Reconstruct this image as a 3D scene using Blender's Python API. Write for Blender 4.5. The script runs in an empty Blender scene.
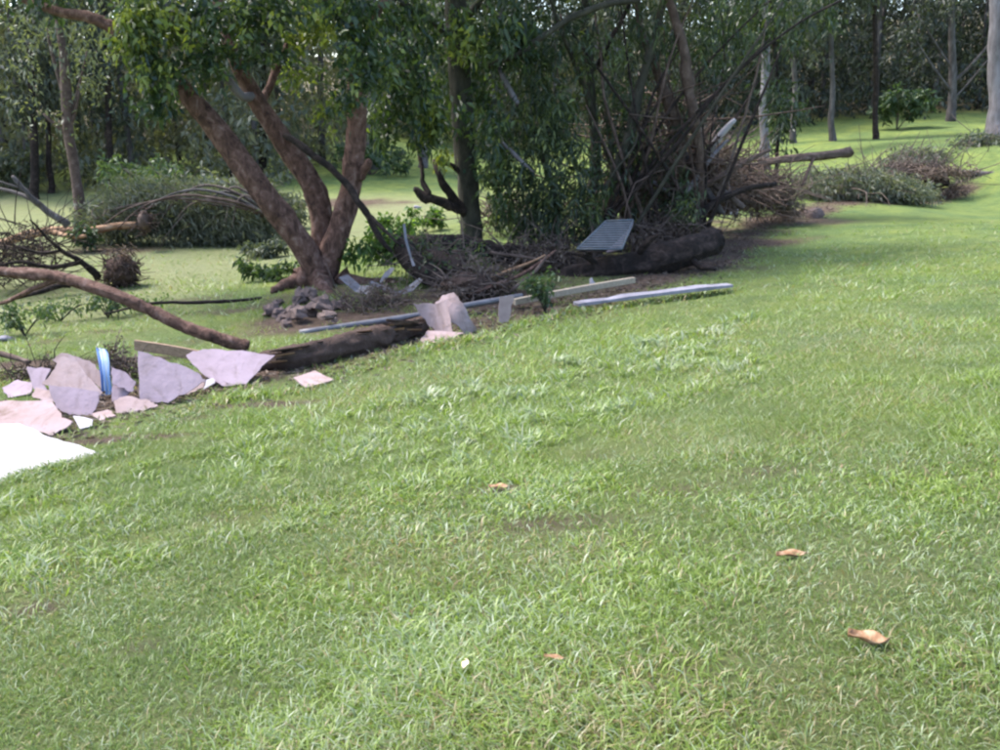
import bpy, math, random
import numpy as np
from mathutils import Vector, Matrix, noise as mnoise

# ------------------------------------------------------------------ camera, sky, sun, exposure
sc = bpy.context.scene
col = sc.collection
EYE = 1.6                      # eye height above the lawn underfoot
F = 900.0                      # focal length in photo pixels (photo 1000 wide)
PITCH = math.atan((375 - 120) / F)
cam = bpy.data.cameras.new('camera')
cam.sensor_width = 36.0
cam.lens = 36.0 * F / 1000.0
cam.clip_start = 0.05
cam.clip_end = 1000
camo = bpy.data.objects.new('camera', cam)
camo.location = (0, 0, EYE)
camo.rotation_euler = (math.radians(90) - PITCH, 0, 0)
col.objects.link(camo)
sc.camera = camo

SUN_EL, SUN_AZ = math.radians(58), math.radians(-66)     # azimuth from +Y towards +X: from the left, a little behind the trees
world = bpy.data.worlds.new('World')
sc.world = world
world.use_nodes = True
wn = world.node_tree.nodes
wl = world.node_tree.links
sky = wn.new('ShaderNodeTexSky')
sky.sky_type = 'NISHITA'
sky.sun_disc = False
sky.sun_elevation = SUN_EL
sky.sun_rotation = SUN_AZ
sky.air_density = 1.0
sky.dust_density = 2.0
sky.ozone_density = 1.0
wn['Background'].inputs[1].default_value = 0.15
wl.new(sky.outputs[0], wn['Background'].inputs[0])
sl = bpy.data.lights.new('sun', 'SUN')
sl.energy = 2.0
sl.angle = math.radians(15)
sl.color = (1.0, 0.96, 0.90)
so = bpy.data.objects.new('sun', sl)
sd = Vector((math.sin(SUN_AZ) * math.cos(SUN_EL), math.cos(SUN_AZ) * math.cos(SUN_EL), math.sin(SUN_EL)))
so.rotation_euler = sd.to_track_quat('Z', 'Y').to_euler()
so.location = sd * 40
col.objects.link(so)

vs = sc.view_settings
vs.view_transform = 'Standard'
vs.look = 'None'
vs.exposure = 2.07
vs.gamma = 1.0
vs.use_curve_mapping = False
sc.render.engine = 'CYCLES'
cy = sc.cycles
cy.use_denoising = True
cy.max_bounces = 7
cy.diffuse_bounces = 4
cy.glossy_bounces = 2
cy.transmission_bounces = 4
cy.transparent_max_bounces = 4
cy.caustics_reflective = False
cy.caustics_refractive = False
cy.pixel_filter_type = 'BLACKMAN_HARRIS'
cy.filter_width = 2.4          # the phone picture is soft

rng = np.random.default_rng(7)
random.seed(7)

# ------------------------------------------------------------------ picture <-> place
FWD = np.array([0, math.cos(PITCH), -math.sin(PITCH)])
UPV = np.array([0, math.sin(PITCH), math.cos(PITCH)])
RGT = np.array([1.0, 0, 0])
CAM = np.array([0, 0, EYE])

def ray(u, v):
    return RGT * ((u - 500) / F) + UPV * (-(v - 375) / F) + FWD

def P(u, v, d):
    """the place d metres ahead that is seen at photo pixel u, v"""
    r = ray(u, v)
    return CAM + r * (d / r[1])

def at_z(u, v, z):
    r = ray(u, v)
    return CAM + r * ((z - EYE) / r[2])

# survey points of the ground: (u, v, height) or (u, v, None, distance)
SURV = [
    # flood line, about level
    (0, 478, -.86), (70, 452, -.88), (150, 424, -.9), (230, 400, -.9), (300, 384, -.9), (400, 356, -.9), (480, 335, -.9),
    (560, 312, -.9), (650, 296, -.9), (730, 283, -.86), (800, 238, -.85), (850, 218, -.8), (960, 192, -.7),
    # lawn in front, rising to the right
    (0, 750, -.22), (250, 750, -.1), (500, 750, 0), (750, 750, .1), (1000, 750, .2),
    (0, 600, -.5), (250, 600, -.36), (500, 600, -.2), (750, 600, -.02), (1000, 600, .14),
    (250, 490, -.62), (500, 480, -.5), (750, 480, -.28), (1000, 480, -.02), (500, 400, -.72), (750, 380, -.55), (1000, 380, -.2),
    (800, 300, -.72), (1000, 290, -.45), (900, 250, -.72), (1000, 230, -.58),
    # low lawn behind the debris on the left
    (0, 400, -1.02), (100, 360, -1.1), (200, 340, -1.1), (320, 283, -1.0), (0, 330, -1.25), (100, 310, -1.28), (200, 290, -1.25),
    (250, 250, -1.35), (150, 245, -1.4), (60, 245, -1.4), (20, 195, -1.5), (300, 225, -1.4), (400, 230, -1.3), (470, 255, -1.05),
    (390, 195, -1.2), (480, 200, -1.15), (600, 245, -.95), (700, 215, -.9),
    # far lawn on the right, climbing a little
    (740, 160, -.3), (820, 185, -.5), (880, 170, -.2), (880, 139, None, 46), (960, 150, None, 33), (790, 150, None, 44), (955, 121, None, 52), (830, 140, None, 47),
]
pts = []
for s in SURV:
    pts.append(P(s[0], s[1], s[3]) if s[2] is None else at_z(s[0], s[1], s[2]))
pts += [np.array(p, float) for p in [
    (0, 0, 0), (-6, 0, -.7), (6, 0, .5), (0, -10, .1), (-15, -10, -1.2), (15, -10, 1.2), (-20, 5, -1.5), (20, 8, .6), (25, 25, .5),
    (-30, 25, -1.6), (-40, 40, -1.3), (-15, 45, -1.2), (0, 55, -.4), (30, 60, 2.2), (60, 50, 2.5), (-60, 80, 3), (0, 80, 3), (60, 80, 6),
    (-90, 130, 14), (0, 140, 16), (90, 130, 18), (-90, 20, -1), (90, 20, 3), (-60, -30, -2), (60, -30, 4)]]
pts = np.array(pts)

def warp(x, y):
    return np.stack([np.arcsinh(np.asarray(x) / 6.0), np.arcsinh(np.asarray(y) / 8.0)], -1)

def tps_kernel(r):
    return np.where(r > 1e-9, r * r * np.log(np.maximum(r, 1e-9)), 0.0)

_W = warp(pts[:, 0], pts[:, 1])
_n = len(_W)
_K = tps_kernel(np.linalg.norm(_W[:, None] - _W[None], axis=-1)) + np.eye(_n) * 0.004
_A = np.zeros((_n + 3, _n + 3))
_A[:_n, :_n] = _K
_A[:_n, _n] = 1
_A[:_n, _n + 1:] = _W
_A[_n, :_n] = 1
_A[_n + 1:, :_n] = _W.T
_S = np.linalg.solve(_A, np.concatenate([pts[:, 2], np.zeros(3)]))

def height(x, y):
    x = np.asarray(x, float)
    y = np.asarray(y, float)
    sh = x.shape
    w = warp(x.ravel(), y.ravel())
    out = np.empty(len(w))
    for i in range(0, len(w), 20000):
        q = w[i:i + 20000]
        k = tps_kernel(np.linalg.norm(q[:, None] - _W[None], axis=-1))
        out[i:i + 20000] = k @ _S[:_n] + _S[_n] + q @ _S[_n + 1:]
    return out.reshape(sh)

def hz(x, y):
    return float(height(np.array([x]), np.array([y]))[0])

def G(u, v):
    """ground seen at photo pixel u, v"""
    ds = np.concatenate([np.linspace(1.2, 20, 380), np.linspace(20.1, 90, 500)])
    r = ray(u, v)
    q = CAM[None] + (ds / r[1])[:, None] * r[None]
    below = np.nonzero(q[:, 2] <= height(q[:, 0], q[:, 1]))[0]
    return q[below[0]] if len(below) else q[-1]

# ------------------------------------------------------------------ value noise for scattering
_tab = rng.random((256, 256))

def vnoise(x, y, s=1.0, o=0):
    x = np.asarray(x) / s + 37.3 * o + 1000
    y = np.asarray(y) / s + 91.7 * o + 1000
    i = np.floor(x).astype(int)
    j = np.floor(y).astype(int)
    fx = x - i
    fy = y - j
    fx = fx * fx * (3 - 2 * fx)
    fy = fy * fy * (3 - 2 * fy)
    a = _tab[i % 256, j % 256]
    b = _tab[(i + 1) % 256, j % 256]
    c = _tab[i % 256, (j + 1) % 256]
    d = _tab[(i + 1) % 256, (j + 1) % 256]
    return (a * (1 - fx) + b * fx) * (1 - fy) + (c * (1 - fx) + d * fx) * fy

# ------------------------------------------------------------------ materials
def new_mat(name):
    m = bpy.data.materials.new(name)
    m.use_nodes = True
    nt = m.node_tree
    return m, nt, nt.nodes['Principled BSDF'], nt.nodes['Material Output']

def ramp(nt, fac, stops):
    n = nt.nodes.new('ShaderNodeValToRGB')
    e = n.color_ramp.elements
    while len(e) > 1:
        e.remove(e[-1])
    e[0].position = stops[0][0]
    e[0].color = (*stops[0][1], 1)
    for p, c in stops[1:]:
        k = e.new(p)
        k.color = (*c, 1)
    nt.links.new(fac, n.inputs[0])
    return n.outputs[0]

def noise_tex(nt, scale, detail=5, rough=.6, stretch=None, coord='Object', dist=0):
    tc = nt.nodes.new('ShaderNodeTexCoord')
    n = nt.nodes.new('ShaderNodeTexNoise')
    n.inputs['Scale'].default_value = scale
    n.inputs['Detail'].default_value = detail
    n.inputs['Roughness'].default_value = rough
    n.inputs['Distortion'].default_value = dist
    if stretch:
        mp = nt.nodes.new('ShaderNodeMapping')
        mp.inputs['Scale'].default_value = stretch
        nt.links.new(tc.outputs[coord], mp.inputs[0])
        nt.links.new(mp.outputs[0], n.inputs['Vector'])
    else:
        nt.links.new(tc.outputs[coord], n.inputs['Vector'])
    return n.outputs['Fac']

def bump(nt, fac, bsdf, strength, dist):
    b = nt.nodes.new('ShaderNodeBump')
    b.inputs['Strength'].default_value = strength
    b.inputs['Distance'].default_value = dist
    nt.links.new(fac, b.inputs['Height'])
    nt.links.new(b.outputs[0], bsdf.inputs['Normal'])

def mixc(nt, fac, a, b, mode='MIX'):
    n = nt.nodes.new('ShaderNodeMix')
    n.data_type = 'RGBA'
    n.blend_type = mode
    for k, s in ((0, fac), (6, a), (7, b)):
        if isinstance(s, (int, float)):
            n.inputs[k].default_value = s
        elif isinstance(s, tuple):
            n.inputs[k].default_value = (*s, 1)
        else:
            nt.links.new(s, n.inputs[k])
    return n.outputs[2]

def attr(nt, name):
    a = nt.nodes.new('ShaderNodeAttribute')
    a.attribute_name = name
    return a.outputs['Fac']

def mat_surface(name, stops, scale=8, rough=.85, bscale=None, bstr=.5, bdist=.01, stretch=None, detail=6, spec=.3, dist=0):
    m, nt, b, o = new_mat(name)
    f = noise_tex(nt, scale, detail, .65, stretch, dist=dist)
    nt.links.new(ramp(nt, f, stops), b.inputs['Base Color'])
    b.inputs['Roughness'].default_value = rough
    b.inputs['Specular IOR Level'].default_value = spec
    f2 = noise_tex(nt, bscale or scale * 3, 6, .7, stretch, dist=dist)
    bump(nt, f2, b, bstr, bdist)
    return m

def mat_leaf(name, stops, rough=.45, trans=.35, tcol=None, spec=.4):
    """leaf colour from each leaf's own tint; part of the light passes through"""
    m, nt, b, o = new_mat(name)
    c = ramp(nt, attr(nt, 'tint'), stops)
    nt.links.new(c, b.inputs['Base Color'])
    b.inputs['Roughness'].default_value = rough
    b.inputs['Specular IOR Level'].default_value = spec
    t = nt.nodes.new('ShaderNodeBsdfTranslucent')
    tc = mixc(nt, 1.0, c, tcol or (1.6, 1.7, .7), 'MULTIPLY')
    nt.links.new(tc, t.inputs[0])
    mx = nt.nodes.new('ShaderNodeMixShader')
    mx.inputs[0].default_value = trans
    nt.links.new(b.outputs[0], mx.inputs[1])
    nt.links.new(t.outputs[0], mx.inputs[2])
    nt.links.new(mx.outputs[0], o.inputs[0])
    return m

M = {}
M['bark_red'] = mat_surface('bark_red', [(.30, (.032, .016, .012)), (.44, (.100, .052, .038)), (.56, (.172, .095, .072)), (.70, (.29, .195, .165))], 9, .9, 30, 1.0, .06, (1, 1, .6), dist=.6)
M['bark_grey'] = mat_surface('bark_grey', [(.3, (.04, .033, .031)), (.55, (.085, .074, .072)), (.75, (.165, .15, .15))], 5, .9, 22, .7, .02, (1, 1, .35))
M['bark_pale'] = mat_surface('bark_pale', [(.3, (.07, .060, .062)), (.5, (.135, .12, .127)), (.7, (.205, .19, .205))], 4, .85, 20, .4, .012, (1, 1, .3))
M['bark_dark'] = mat_surface('bark_dark', [(.3, (.007, .005, .004)), (.5, (.020, .013, .011)), (.64, (.050, .034, .028)), (.78, (.095, .07, .06))], 7, .95, 24, 1.0, .03, dist=.8)
M['bark_green'] = mat_surface('bark_green', [(.3, (.020, .019, .013)), (.55, (.046, .042, .030)), (.8, (.10, .09, .07))], 7, .9, 24, .8, .02, (1, 1, .5))
M['bark_tan'] = mat_surface('bark_tan', [(.3, (.042, .027, .021)), (.55, (.100, .067, .054)), (.8, (.21, .16, .135))], 6, .9, 24, .8, .015)
M['split_wood'] = mat_surface('split_wood', [(.3, (.16, .08, .042)), (.55, (.28, .165, .095)), (.8, (.40, .28, .20))], 5, .85, 30, .6, .01)
M['dead_twig'] = mat_surface('dead_twig', [(.3, (.055, .040, .033)), (.6, (.12, .09, .077)), (.8, (.20, .16, .145))], 9, .95)
M['root_soil'] = mat_surface('root_soil', [(.3, (.05, .03, .022)), (.6, (.085, .055, .045)), (.8, (.145, .10, .085))], 12, 1.0, 30, 1.0, .04)
def mat_sheet(name, stops, stain, amount):
    m, nt, b, o = new_mat(name)
    c = ramp(nt, noise_tex(nt, 3, 6, .6), stops)
    f = noise_tex(nt, 2.6, 9, .72, dist=.8)
    mr = nt.nodes.new('ShaderNodeMapRange')
    mr.inputs[1].default_value = amount
    mr.inputs[2].default_value = amount + .16
    mr.inputs[4].default_value = .75
    nt.links.new(f, mr.inputs[0])
    nt.links.new(mixc(nt, mr.outputs[0], c, stain), b.inputs['Base Color'])
    b.inputs['Roughness'].default_value = .85
    b.inputs['Specular IOR Level'].default_value = .2
    bump(nt, noise_tex(nt, 14, 8, .7), b, .5, .02)
    return m
M['fibro'] = mat_sheet('fibro', [(.25, (.20, .155, .17)), (.5, (.28, .215, .25)), (.75, (.33, .26, .30))], (.12, .09, .075), .50)
M['fibro_pink'] = mat_sheet('fibro_pink', [(.25, (.21, .145, .13)), (.45, (.285, .21, .205)), (.75, (.315, .25, .265))], (.13, .085, .06), .48)
M['white_board'] = mat_sheet('white_board', [(.25, (.31, .275, .285)), (.45, (.37, .34, .355)), (.75, (.42, .39, .41))], (.16, .13, .11), .56)
M['white_rail'] = mat_sheet('white_rail', [(.3, (.17, .16, .19)), (.6, (.26, .245, .285)), (.75, (.34, .325, .37))], (.09, .075, .065), .50)
M['grey_metal'] = mat_surface('grey_metal', [(.3, (.075, .07, .08)), (.6, (.125, .12, .135)), (.8, (.20, .19, .21))], 8, .5, 30, .2, .004, spec=.5)
M['plank_brown'] = mat_surface('plank_brown', [(.3, (.13, .085, .055)), (.6, (.24, .165, .115)), (.8, (.33, .24, .18))], 6, .85, 30, .4, .004, (1, 8, 8))
M['plank_pale'] = mat_surface('plank_pale', [(.3, (.22, .17, .125)), (.6, (.34, .28, .215)), (.8, (.44, .38, .31))], 6, .8, 30, .3, .004, (1, 8, 8))
M['plank_mauve'] = mat_surface('plank_mauve', [(.3, (.17, .13, .12)), (.7, (.26, .21, .20))], 6, .85, 30, .3, .004)
M['stone'] = mat_surface('stone', [(.3, (.085, .058, .050)), (.55, (.165, .118, .105)), (.8, (.27, .21, .195))], 7, .95, 20, .8, .02)
M['rack'] = mat_surface('rack', [(.3, (.05, .062, .075)), (.7, (.095, .108, .13))], 9, .45, 30, .1, .003, spec=.5)
M['cloth_white'] = mat_surface('cloth_white', [(.3, (.40, .385, .43)), (.7, (.52, .50, .54))], 12, .9, 40, .4, .006)
M['dry_leaf'] = mat_surface('dry_leaf', [(.3, (.12, .055, .025)), (.5, (.22, .12, .06)), (.72, (.36, .27, .18))], 30, .7, 80, .3, .002)
M['dry_leaf_pale'] = mat_surface('dry_leaf_pale', [(.3, (.55, .44, .27)), (.7, (.70, .60, .42))], 30, .7, 80, .3, .002)

def mat_stripe():
    m, nt, b, o = new_mat('stripe_cloth')
    tc = nt.nodes.new('ShaderNodeTexCoord')
    sp = nt.nodes.new('ShaderNodeSeparateXYZ')
    nt.links.new(tc.outputs['UV'], sp.inputs[0])
    c = ramp(nt, sp.outputs[0], [(0, (.02, .07, .22)), (.16, (.04, .11, .30)), (.2, (.26, .33, .40)), (.36, (.28, .34, .41)), (.4, (.03, .10, .28)), (.5, (.06, .15, .33)), (.54, (.28, .34, .40)), (.72, (.26, .32, .40)), (.76, (.03, .09, .27)), (.9, (.04, .13, .31)), (1, (.22, .28, .36))])
    nt.links.new(c, b.inputs['Base Color'])
    b.inputs['Roughness'].default_value = .7
    return m
M['stripe_cloth'] = mat_stripe()

M['leaf_main'] = mat_leaf('leaf_main', [(0, (.018, .036, .022)), (.4, (.042, .068, .030)), (.8, (.085, .120, .036)), (1, (.190, .215, .045))], .38, .35)
M['leaf_olive'] = mat_leaf('leaf_olive', [(0, (.055, .066, .046)), (.5, (.092, .106, .068)), (.85, (.135, .148, .085)), (1, (.18, .19, .10))], .5, .3)
M['leaf_weep'] = mat_leaf('leaf_weep', [(0, (.018, .030, .018)), (.5, (.038, .058, .028)), (.85, (.068, .092, .038)), (1, (.125, .15, .045))], .42, .3)
M['leaf_forest'] = mat_leaf('leaf_forest', [(0, (.024, .032, .026)), (.25, (.040, .050, .040)), (.5, (.078, .090, .068)), (.85, (.125, .134, .095)), (1, (.16, .16, .10))], .6, .28)
M['leaf_greygreen'] = mat_leaf('leaf_greygreen', [(0, (.062, .074, .054)), (.5, (.110, .124, .092)), (.85, (.150, .158, .120)), (1, (.20, .185, .16))], .6, .3)
M['leaf_shrub'] = mat_leaf('leaf_shrub', [(0, (.035, .060, .028)), (.5, (.060, .095, .038)), (1, (.11, .15, .055))], .5, .3)
M['leaf_dry'] = mat_leaf('leaf_dry', [(0, (.045, .029, .022)), (.5, (.105, .075, .058)), (1, (.19, .145, .115))], .8, .15, (1.2, 1.1, .8))
M['leaf_bright'] = mat_leaf('leaf_bright', [(0, (.05, .09, .025)), (.5, (.085, .15, .03)), (1, (.15, .22, .05))], .5, .35)
M['grass'] = mat_leaf('grass', [(0, (.078, .116, .030)), (.35, (.128, .188, .042)), (.6, (.196, .268, .048)), (.72, (.210, .278, .13)), (.82, (.30, .345, .235)), (.92, (.30, .275, .14)), (1, (.22, .155, .08))], .45, .38, (1.25, 1.3, .75), .45)

def mat_ground():
    m, nt, b, o = new_mat('lawn')
    n1 = noise_tex(nt, .55, 4, .6)
    n2 = noise_tex(nt, 9, 6, .7)
    n3 = noise_tex(nt, 70, 6, .8)
    g = ramp(nt, n2, [(.25, (.070, .108, .034)), (.45, (.108, .163, .046)), (.62, (.146, .208, .066)), (.8, (.19, .222, .10))])
    g2 = ramp(nt, n3, [(.25, (.078, .105, .036)), (.5, (.135, .180, .056)), (.72, (.22, .24, .12))])
    g = mixc(nt, .6, g, g2)
    warm = ramp(nt, n1, [(.35, (.8, .86, .9)), (.65, (1.2, 1.1, .9))])
    g = mixc(nt, 1.0, g, warm, 'MULTIPLY')
    n4 = noise_tex(nt, 1.9, 8, .72)
    g = mixc(nt, 1.0, g, ramp(nt, n4, [(.3, (.58, .64, .72)), (.5, (1, 1, 1)), (.7, (1.42, 1.28, 1.1))]), 'MULTIPLY')
    # thatch showing close by
    th = mixc(nt, attr(nt, 'thatch'), g, ramp(nt, n3, [(.3, (.085, .095, .038)), (.55, (.165, .180, .075)), (.8, (.29, .27, .16))]))
    th = mixc(nt, attr(nt, 'low_pale'), th, ramp(nt, n2, [(.3, (.17, .18, .085)), (.6, (.235, .235, .13)), (.8, (.27, .26, .16))]))
    soil = ramp(nt, n2, [(.3, (.052, .034, .025)), (.55, (.115, .080, .060)), (.8, (.185, .14, .115))])
    d = nt.nodes.new('ShaderNodeMath')
    d.operation = 'MULTIPLY_ADD'
    nt.links.new(n3, d.inputs[0])
    d.inputs[1].default_value = 1.1
    nt.links.new(attr(nt, 'dirt'), d.inputs[2])
    dm = nt.nodes.new('ShaderNodeMapRange')
    dm.inputs[1].default_value = .85
    dm.inputs[2].default_value = 1.2
    nt.links.new(d.outputs[0], dm.inputs[0])
    c = mixc(nt, dm.outputs[0], th, soil)
    nt.links.new(c, b.inputs['Base Color'])
    b.inputs['Roughness'].default_value = .95
    b.inputs['Specular IOR Level'].default_value = .15
    bump(nt, n3, b, 1.0, .04)
    return m
M['lawn'] = mat_ground()

# ------------------------------------------------------------------ mesh helpers
def mesh_np(name, verts, faces, mat, tint=None, smooth=False):
    """verts (N,3), faces (M,k) arrays -> mesh datablock"""
    me = bpy.data.meshes.new(name)
    v = np.ascontiguousarray(verts, np.float32)
    f = np.ascontiguousarray(faces, np.int32)
    k = f.shape[1]
    me.vertices.add(len(v))
    me.vertices.foreach_set('co', v.ravel())
    me.loops.add(f.size)
    me.loops.foreach_set('vertex_index', f.ravel())
    me.polygons.add(len(f))
    me.polygons.foreach_set('loop_start', np.arange(0, f.size, k, dtype=np.int32))
    me.polygons.foreach_set('loop_total', np.full(len(f), k, np.int32))
    if smooth:
        me.polygons.foreach_set('use_smooth', np.ones(len(f), bool))
    if tint is not None:
        a = me.attributes.new('tint', 'FLOAT', 'POINT')
        a.data.foreach_set('value', np.ascontiguousarray(tint, np.float32))
    me.update(calc_edges=True)
    me.validate()
    if mat:
        me.materials.append(M[mat])
    return me

def link(name, me, parent=None, origin=None):
    o = bpy.data.objects.new(name, me)
    col.objects.link(o)
    if parent is not None:
        o.parent = parent
    return o

def tag(o, label=None, cat=None, group=None, kind=None):
    for k, x in (('label', label), ('category', cat), ('group', group), ('kind', kind)):
        if x:
            o[k] = x
    return o

def thing(name, label, cat, loc=(0, 0, 0), group=None, rz=0):
    o = bpy.data.objects.new(name, None)
    o.empty_display_size = .2
    o.location = tuple(float(c) for c in loc)
    o.rotation_euler = (0, 0, rz)
    col.objects.link(o)
    return tag(o, label, cat, group)

class MB:
    def __init__(s):
        s.v, s.f, s.n = [], [], 0

    def add(s, v, f):
        s.v.append(np.asarray(v, float))
        s.f += [tuple(i + s.n for i in q) for q in f]
        s.n += len(v)
        return s

    def tube(s, path, radii, sides=9, step=3, rough=.06, cap=True, seed=0, relief=0.0):
        p = np.asarray(path, float)
        r = np.asarray(radii, float)
        if len(r) == 2 and len(p) > 2:
            r = np.linspace(r[0], r[1], len(p))
        # catmull-rom
        q, rr = [], []
        n = len(p)
        for i in range(n - 1):
            a, b, c, d = p[max(i - 1, 0)], p[i], p[i + 1], p[min(i + 2, n - 1)]
            for k in range(step):
                t = k / step
                q.append(.5 * ((2 * b) + (-a + c) * t + (2 * a - 5 * b + 4 * c - d) * t * t + (-a + 3 * b - 3 * c + d) * t ** 3))
                rr.append(r[i] * (1 - t) + r[i + 1] * t)
        q.append(p[-1])
        rr.append(r[-1])
        q = np.array(q)
        m = len(q)
        if rough >= .05 and m > 4:
            gw = np.random.default_rng(int(abs(p[0][0] * 7919 + p[-1][1] * 104729)) % 99991)
            wv = gw.standard_normal((m, 3)) * np.array(rr)[:, None] * (.16 if sides >= 9 else .35)
            wv = (wv + np.roll(wv, 1, 0) + np.roll(wv, -1, 0)) / 2.2
            wv[0] = wv[-1] = 0
            q = q + wv
            rr = list(np.array(rr) * (1 + (.035 if sides >= 9 else .07) * gw.standard_normal(m)))
        tg = np.gradient(q, axis=0)
        tg /= np.linalg.norm(tg, axis=1)[:, None] + 1e-9
        ref = np.array([0, 0, 1.0]) if abs(tg[0][2]) < .8 else np.array([1.0, 0, 0])
        nx = np.cross(tg[0], ref)
        nx /= np.linalg.norm(nx)
        V = []
        g = np.random.default_rng(int(seed) + int(abs(p[0][0]) * 1000) % 9973)
        base = 1 + rough * g.standard_normal((m, sides))
        base = (base + np.roll(base, 1, 1) + np.roll(base, 1, 0)) / 3 if m > 2 else base
        for i in range(m):
            nx = nx - tg[i] * nx.dot(tg[i])
            nx /= np.linalg.norm(nx) + 1e-9
            ny = np.cross(tg[i], nx)
            for k in range(sides):
                a = 2 * math.pi * k / sides
                dsp = 1.0
                if relief:
                    w3 = nx * math.cos(a) + ny * math.sin(a)
                    # long furrows along the limb, lumps across it
                    c3 = Vector((math.cos(a) * 2.6, math.sin(a) * 2.6, i * .9 * np.linalg.norm(q[min(i + 1, m - 1)] - q[max(i - 1, 0)]) / (2 * rr[i] + 1e-6)))
                    dsp += relief * (mnoise.noise(c3 * .55 + Vector((p[0][0] * 3, 0, 0))) * .9 + mnoise.noise(Vector((c3.x * 2.2, c3.y * 2.2, c3.z * .5))) * .6 + mnoise.noise(c3 * 3.3) * .3)
                V.append(q[i] + (nx * math.cos(a) + ny * math.sin(a)) * rr[i] * base[i, k] * dsp)
        Fc = []
        for i in range(m - 1):
            for k in range(sides):
                k2 = (k + 1) % sides
                Fc.append((i * sides + k, i * sides + k2, (i + 1) * sides + k2, (i + 1) * sides + k))
        if cap:
            Fc.append(tuple(range(sides))[::-1])
            Fc.append(tuple((m - 1) * sides + k for k in range(sides)))
        return s.add(V, Fc)

    def box(s, c, ax, ay, az):
        c, ax, ay, az = map(lambda t: np.asarray(t, float), (c, ax, ay, az))
        v = [c + sx * ax + sy * ay + sz * az for sz in (-1, 1) for sy in (-1, 1) for sx in (-1, 1)]
        return s.add(v, [(0, 2, 3, 1), (4, 5, 7, 6), (0, 1, 5, 4), (2, 6, 7, 3), (0, 4, 6, 2), (1, 3, 7, 5)])

    def build(s, name, mat, parent=None, smooth=True, local=True, bevel=0, base=None):
        v = np.concatenate(s.v)
        if parent is not None and local:
            v = v - np.array((base or parent).location)
        me = bpy.data.meshes.new(name)
        org = v.mean(0) if parent is None else np.zeros(3)
        if parent is None:
            org[2] = v[:, 2].min()
        me.from_pydata((v - org).tolist(), [], s.f)
        if smooth:
            for p in me.polygons:
                p.use_smooth = True
        me.materials.append(M[mat])
        o = link(name, me, parent)
        if parent is None:
            o.location = org.tolist()
        if bevel:
            md = o.modifiers.new('bevel', 'BEVEL')
            md.width = bevel
            md.segments = 2
            md.limit_method = 'ANGLE'
        return o

def unit(a):
    a = np.asarray(a, float)
    return a / (np.linalg.norm(a, axis=-1, keepdims=True) + 1e-9)

def leaf_arrays(base, dirs, length, width, fold=.25, droop=.15):
    """one folded lozenge of two triangles pairs (6 verts) per leaf"""
    n = len(base)
    L = np.broadcast_to(np.asarray(length, float), (n,))[:, None]
    Wd = np.broadcast_to(np.asarray(width, float), (n,))[:, None]
    d = unit(dirs)
    rnd = unit(rng.standard_normal((n, 3)))
    side = unit(np.cross(d, rnd))
    up = np.cross(side, d)
    mid = base + d * L * .45
    tip = base + d * L - np.array([0, 0, 1.0]) * L * droop
    v = np.stack([base, mid + side * Wd * .5 + up * Wd * fold, tip, mid - side * Wd * .5 + up * Wd * fold], 1).reshape(-1, 3)
    i = np.arange(n)[:, None] * 4
    f = np.concatenate([i + np.array([[0, 1, 2]]), i + np.array([[0, 2, 3]])], 1).reshape(-1, 3)
    return v, f

def twigs_in(clusters, per_m3=None):
    """clusters: (centre, (rx,ry,rz), n_twigs) -> twig bases"""
    out = []
    for c, r, n in clusters:
        p = rng.standard_normal((n, 3))
        p = unit(p) * (rng.random((n, 1)) ** (1 / 2.4))
        out.append(np.asarray(c) + p * np.asarray(r))
    return np.concatenate(out)

def foliage(clusters, leaves, length, width, spread, droop_dir=(0, 0, -.5), tint_mu=.45, tint_sd=.2, jitter=1.0, leafdroop=.2):
    """leaves strung along short drooping twigs inside the clusters"""
    t = twigs_in(clusters)
    n = len(t)
    tdir = unit(unit(rng.standard_normal((n, 3))) * jitter + np.asarray(droop_dir))
    tt = np.clip(tint_mu + tint_sd * rng.standard_normal(n), 0, 1)
    k = leaves
    s = rng.random((n, k))
    b = t[:, None] + tdir[:, None] * (s[..., None] - .3) * spread + rng.standard_normal((n, k, 3)) * spread * .13
    d = unit(tdir[:, None] * .7 + rng.standard_normal((n, k, 3)) * .75 + np.array([0, 0, -.35]))
    L = length * (.6 + .8 * rng.random((n, k)))
    Wd = width * (.6 + .8 * rng.random((n, k)))
    v, f = leaf_arrays(b.reshape(-1, 3), d.reshape(-1, 3), L.ravel(), Wd.ravel(), droop=leafdroop)
    tint = np.repeat(np.clip(np.repeat(tt, k) + .12 * rng.standard_normal(n * k), 0, 1), 4)
    return v, f, tint

def foliage_obj(name, parent, mat, *parts, kind='stuff'):
    vs_, fs_, ts_, off = [], [], [], 0
    for v, f, t in parts:
        vs_.append(v)
        fs_.append(f + off)
        ts_.append(t)
        off += len(v)
    v = np.concatenate(vs_)
    if parent is not None:
        v = v - np.array(parent.location)
    me = mesh_np(name, v, np.concatenate(fs_), mat, np.concatenate(ts_))
    o = link(name, me, parent)
    if kind:
        o['kind'] = kind
    return o

def cpx(u, v, d, ru, rv, n, rd=None):
    """cluster given by where it is seen, its half sizes in photo pixels"""
    k = d / F
    return (P(u, v, d), (ru * k, (rd if rd else max(ru, rv) * k), rv * k), n)

def path(*uvd):
    return [P(*p) for p in uvd]

def rpx(px, d):
    return px * .5 * d / F

# ------------------------------------------------------------------ ground
FLOOD = np.array([G(u, v)[:2] for u, v in [(-150, 500), (0, 440), (100, 405), (200, 385), (300, 368), (400, 342), (480, 322), (560, 302), (640, 285), (715, 262), (760, 225), (830, 205), (960, 190)]])

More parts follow.
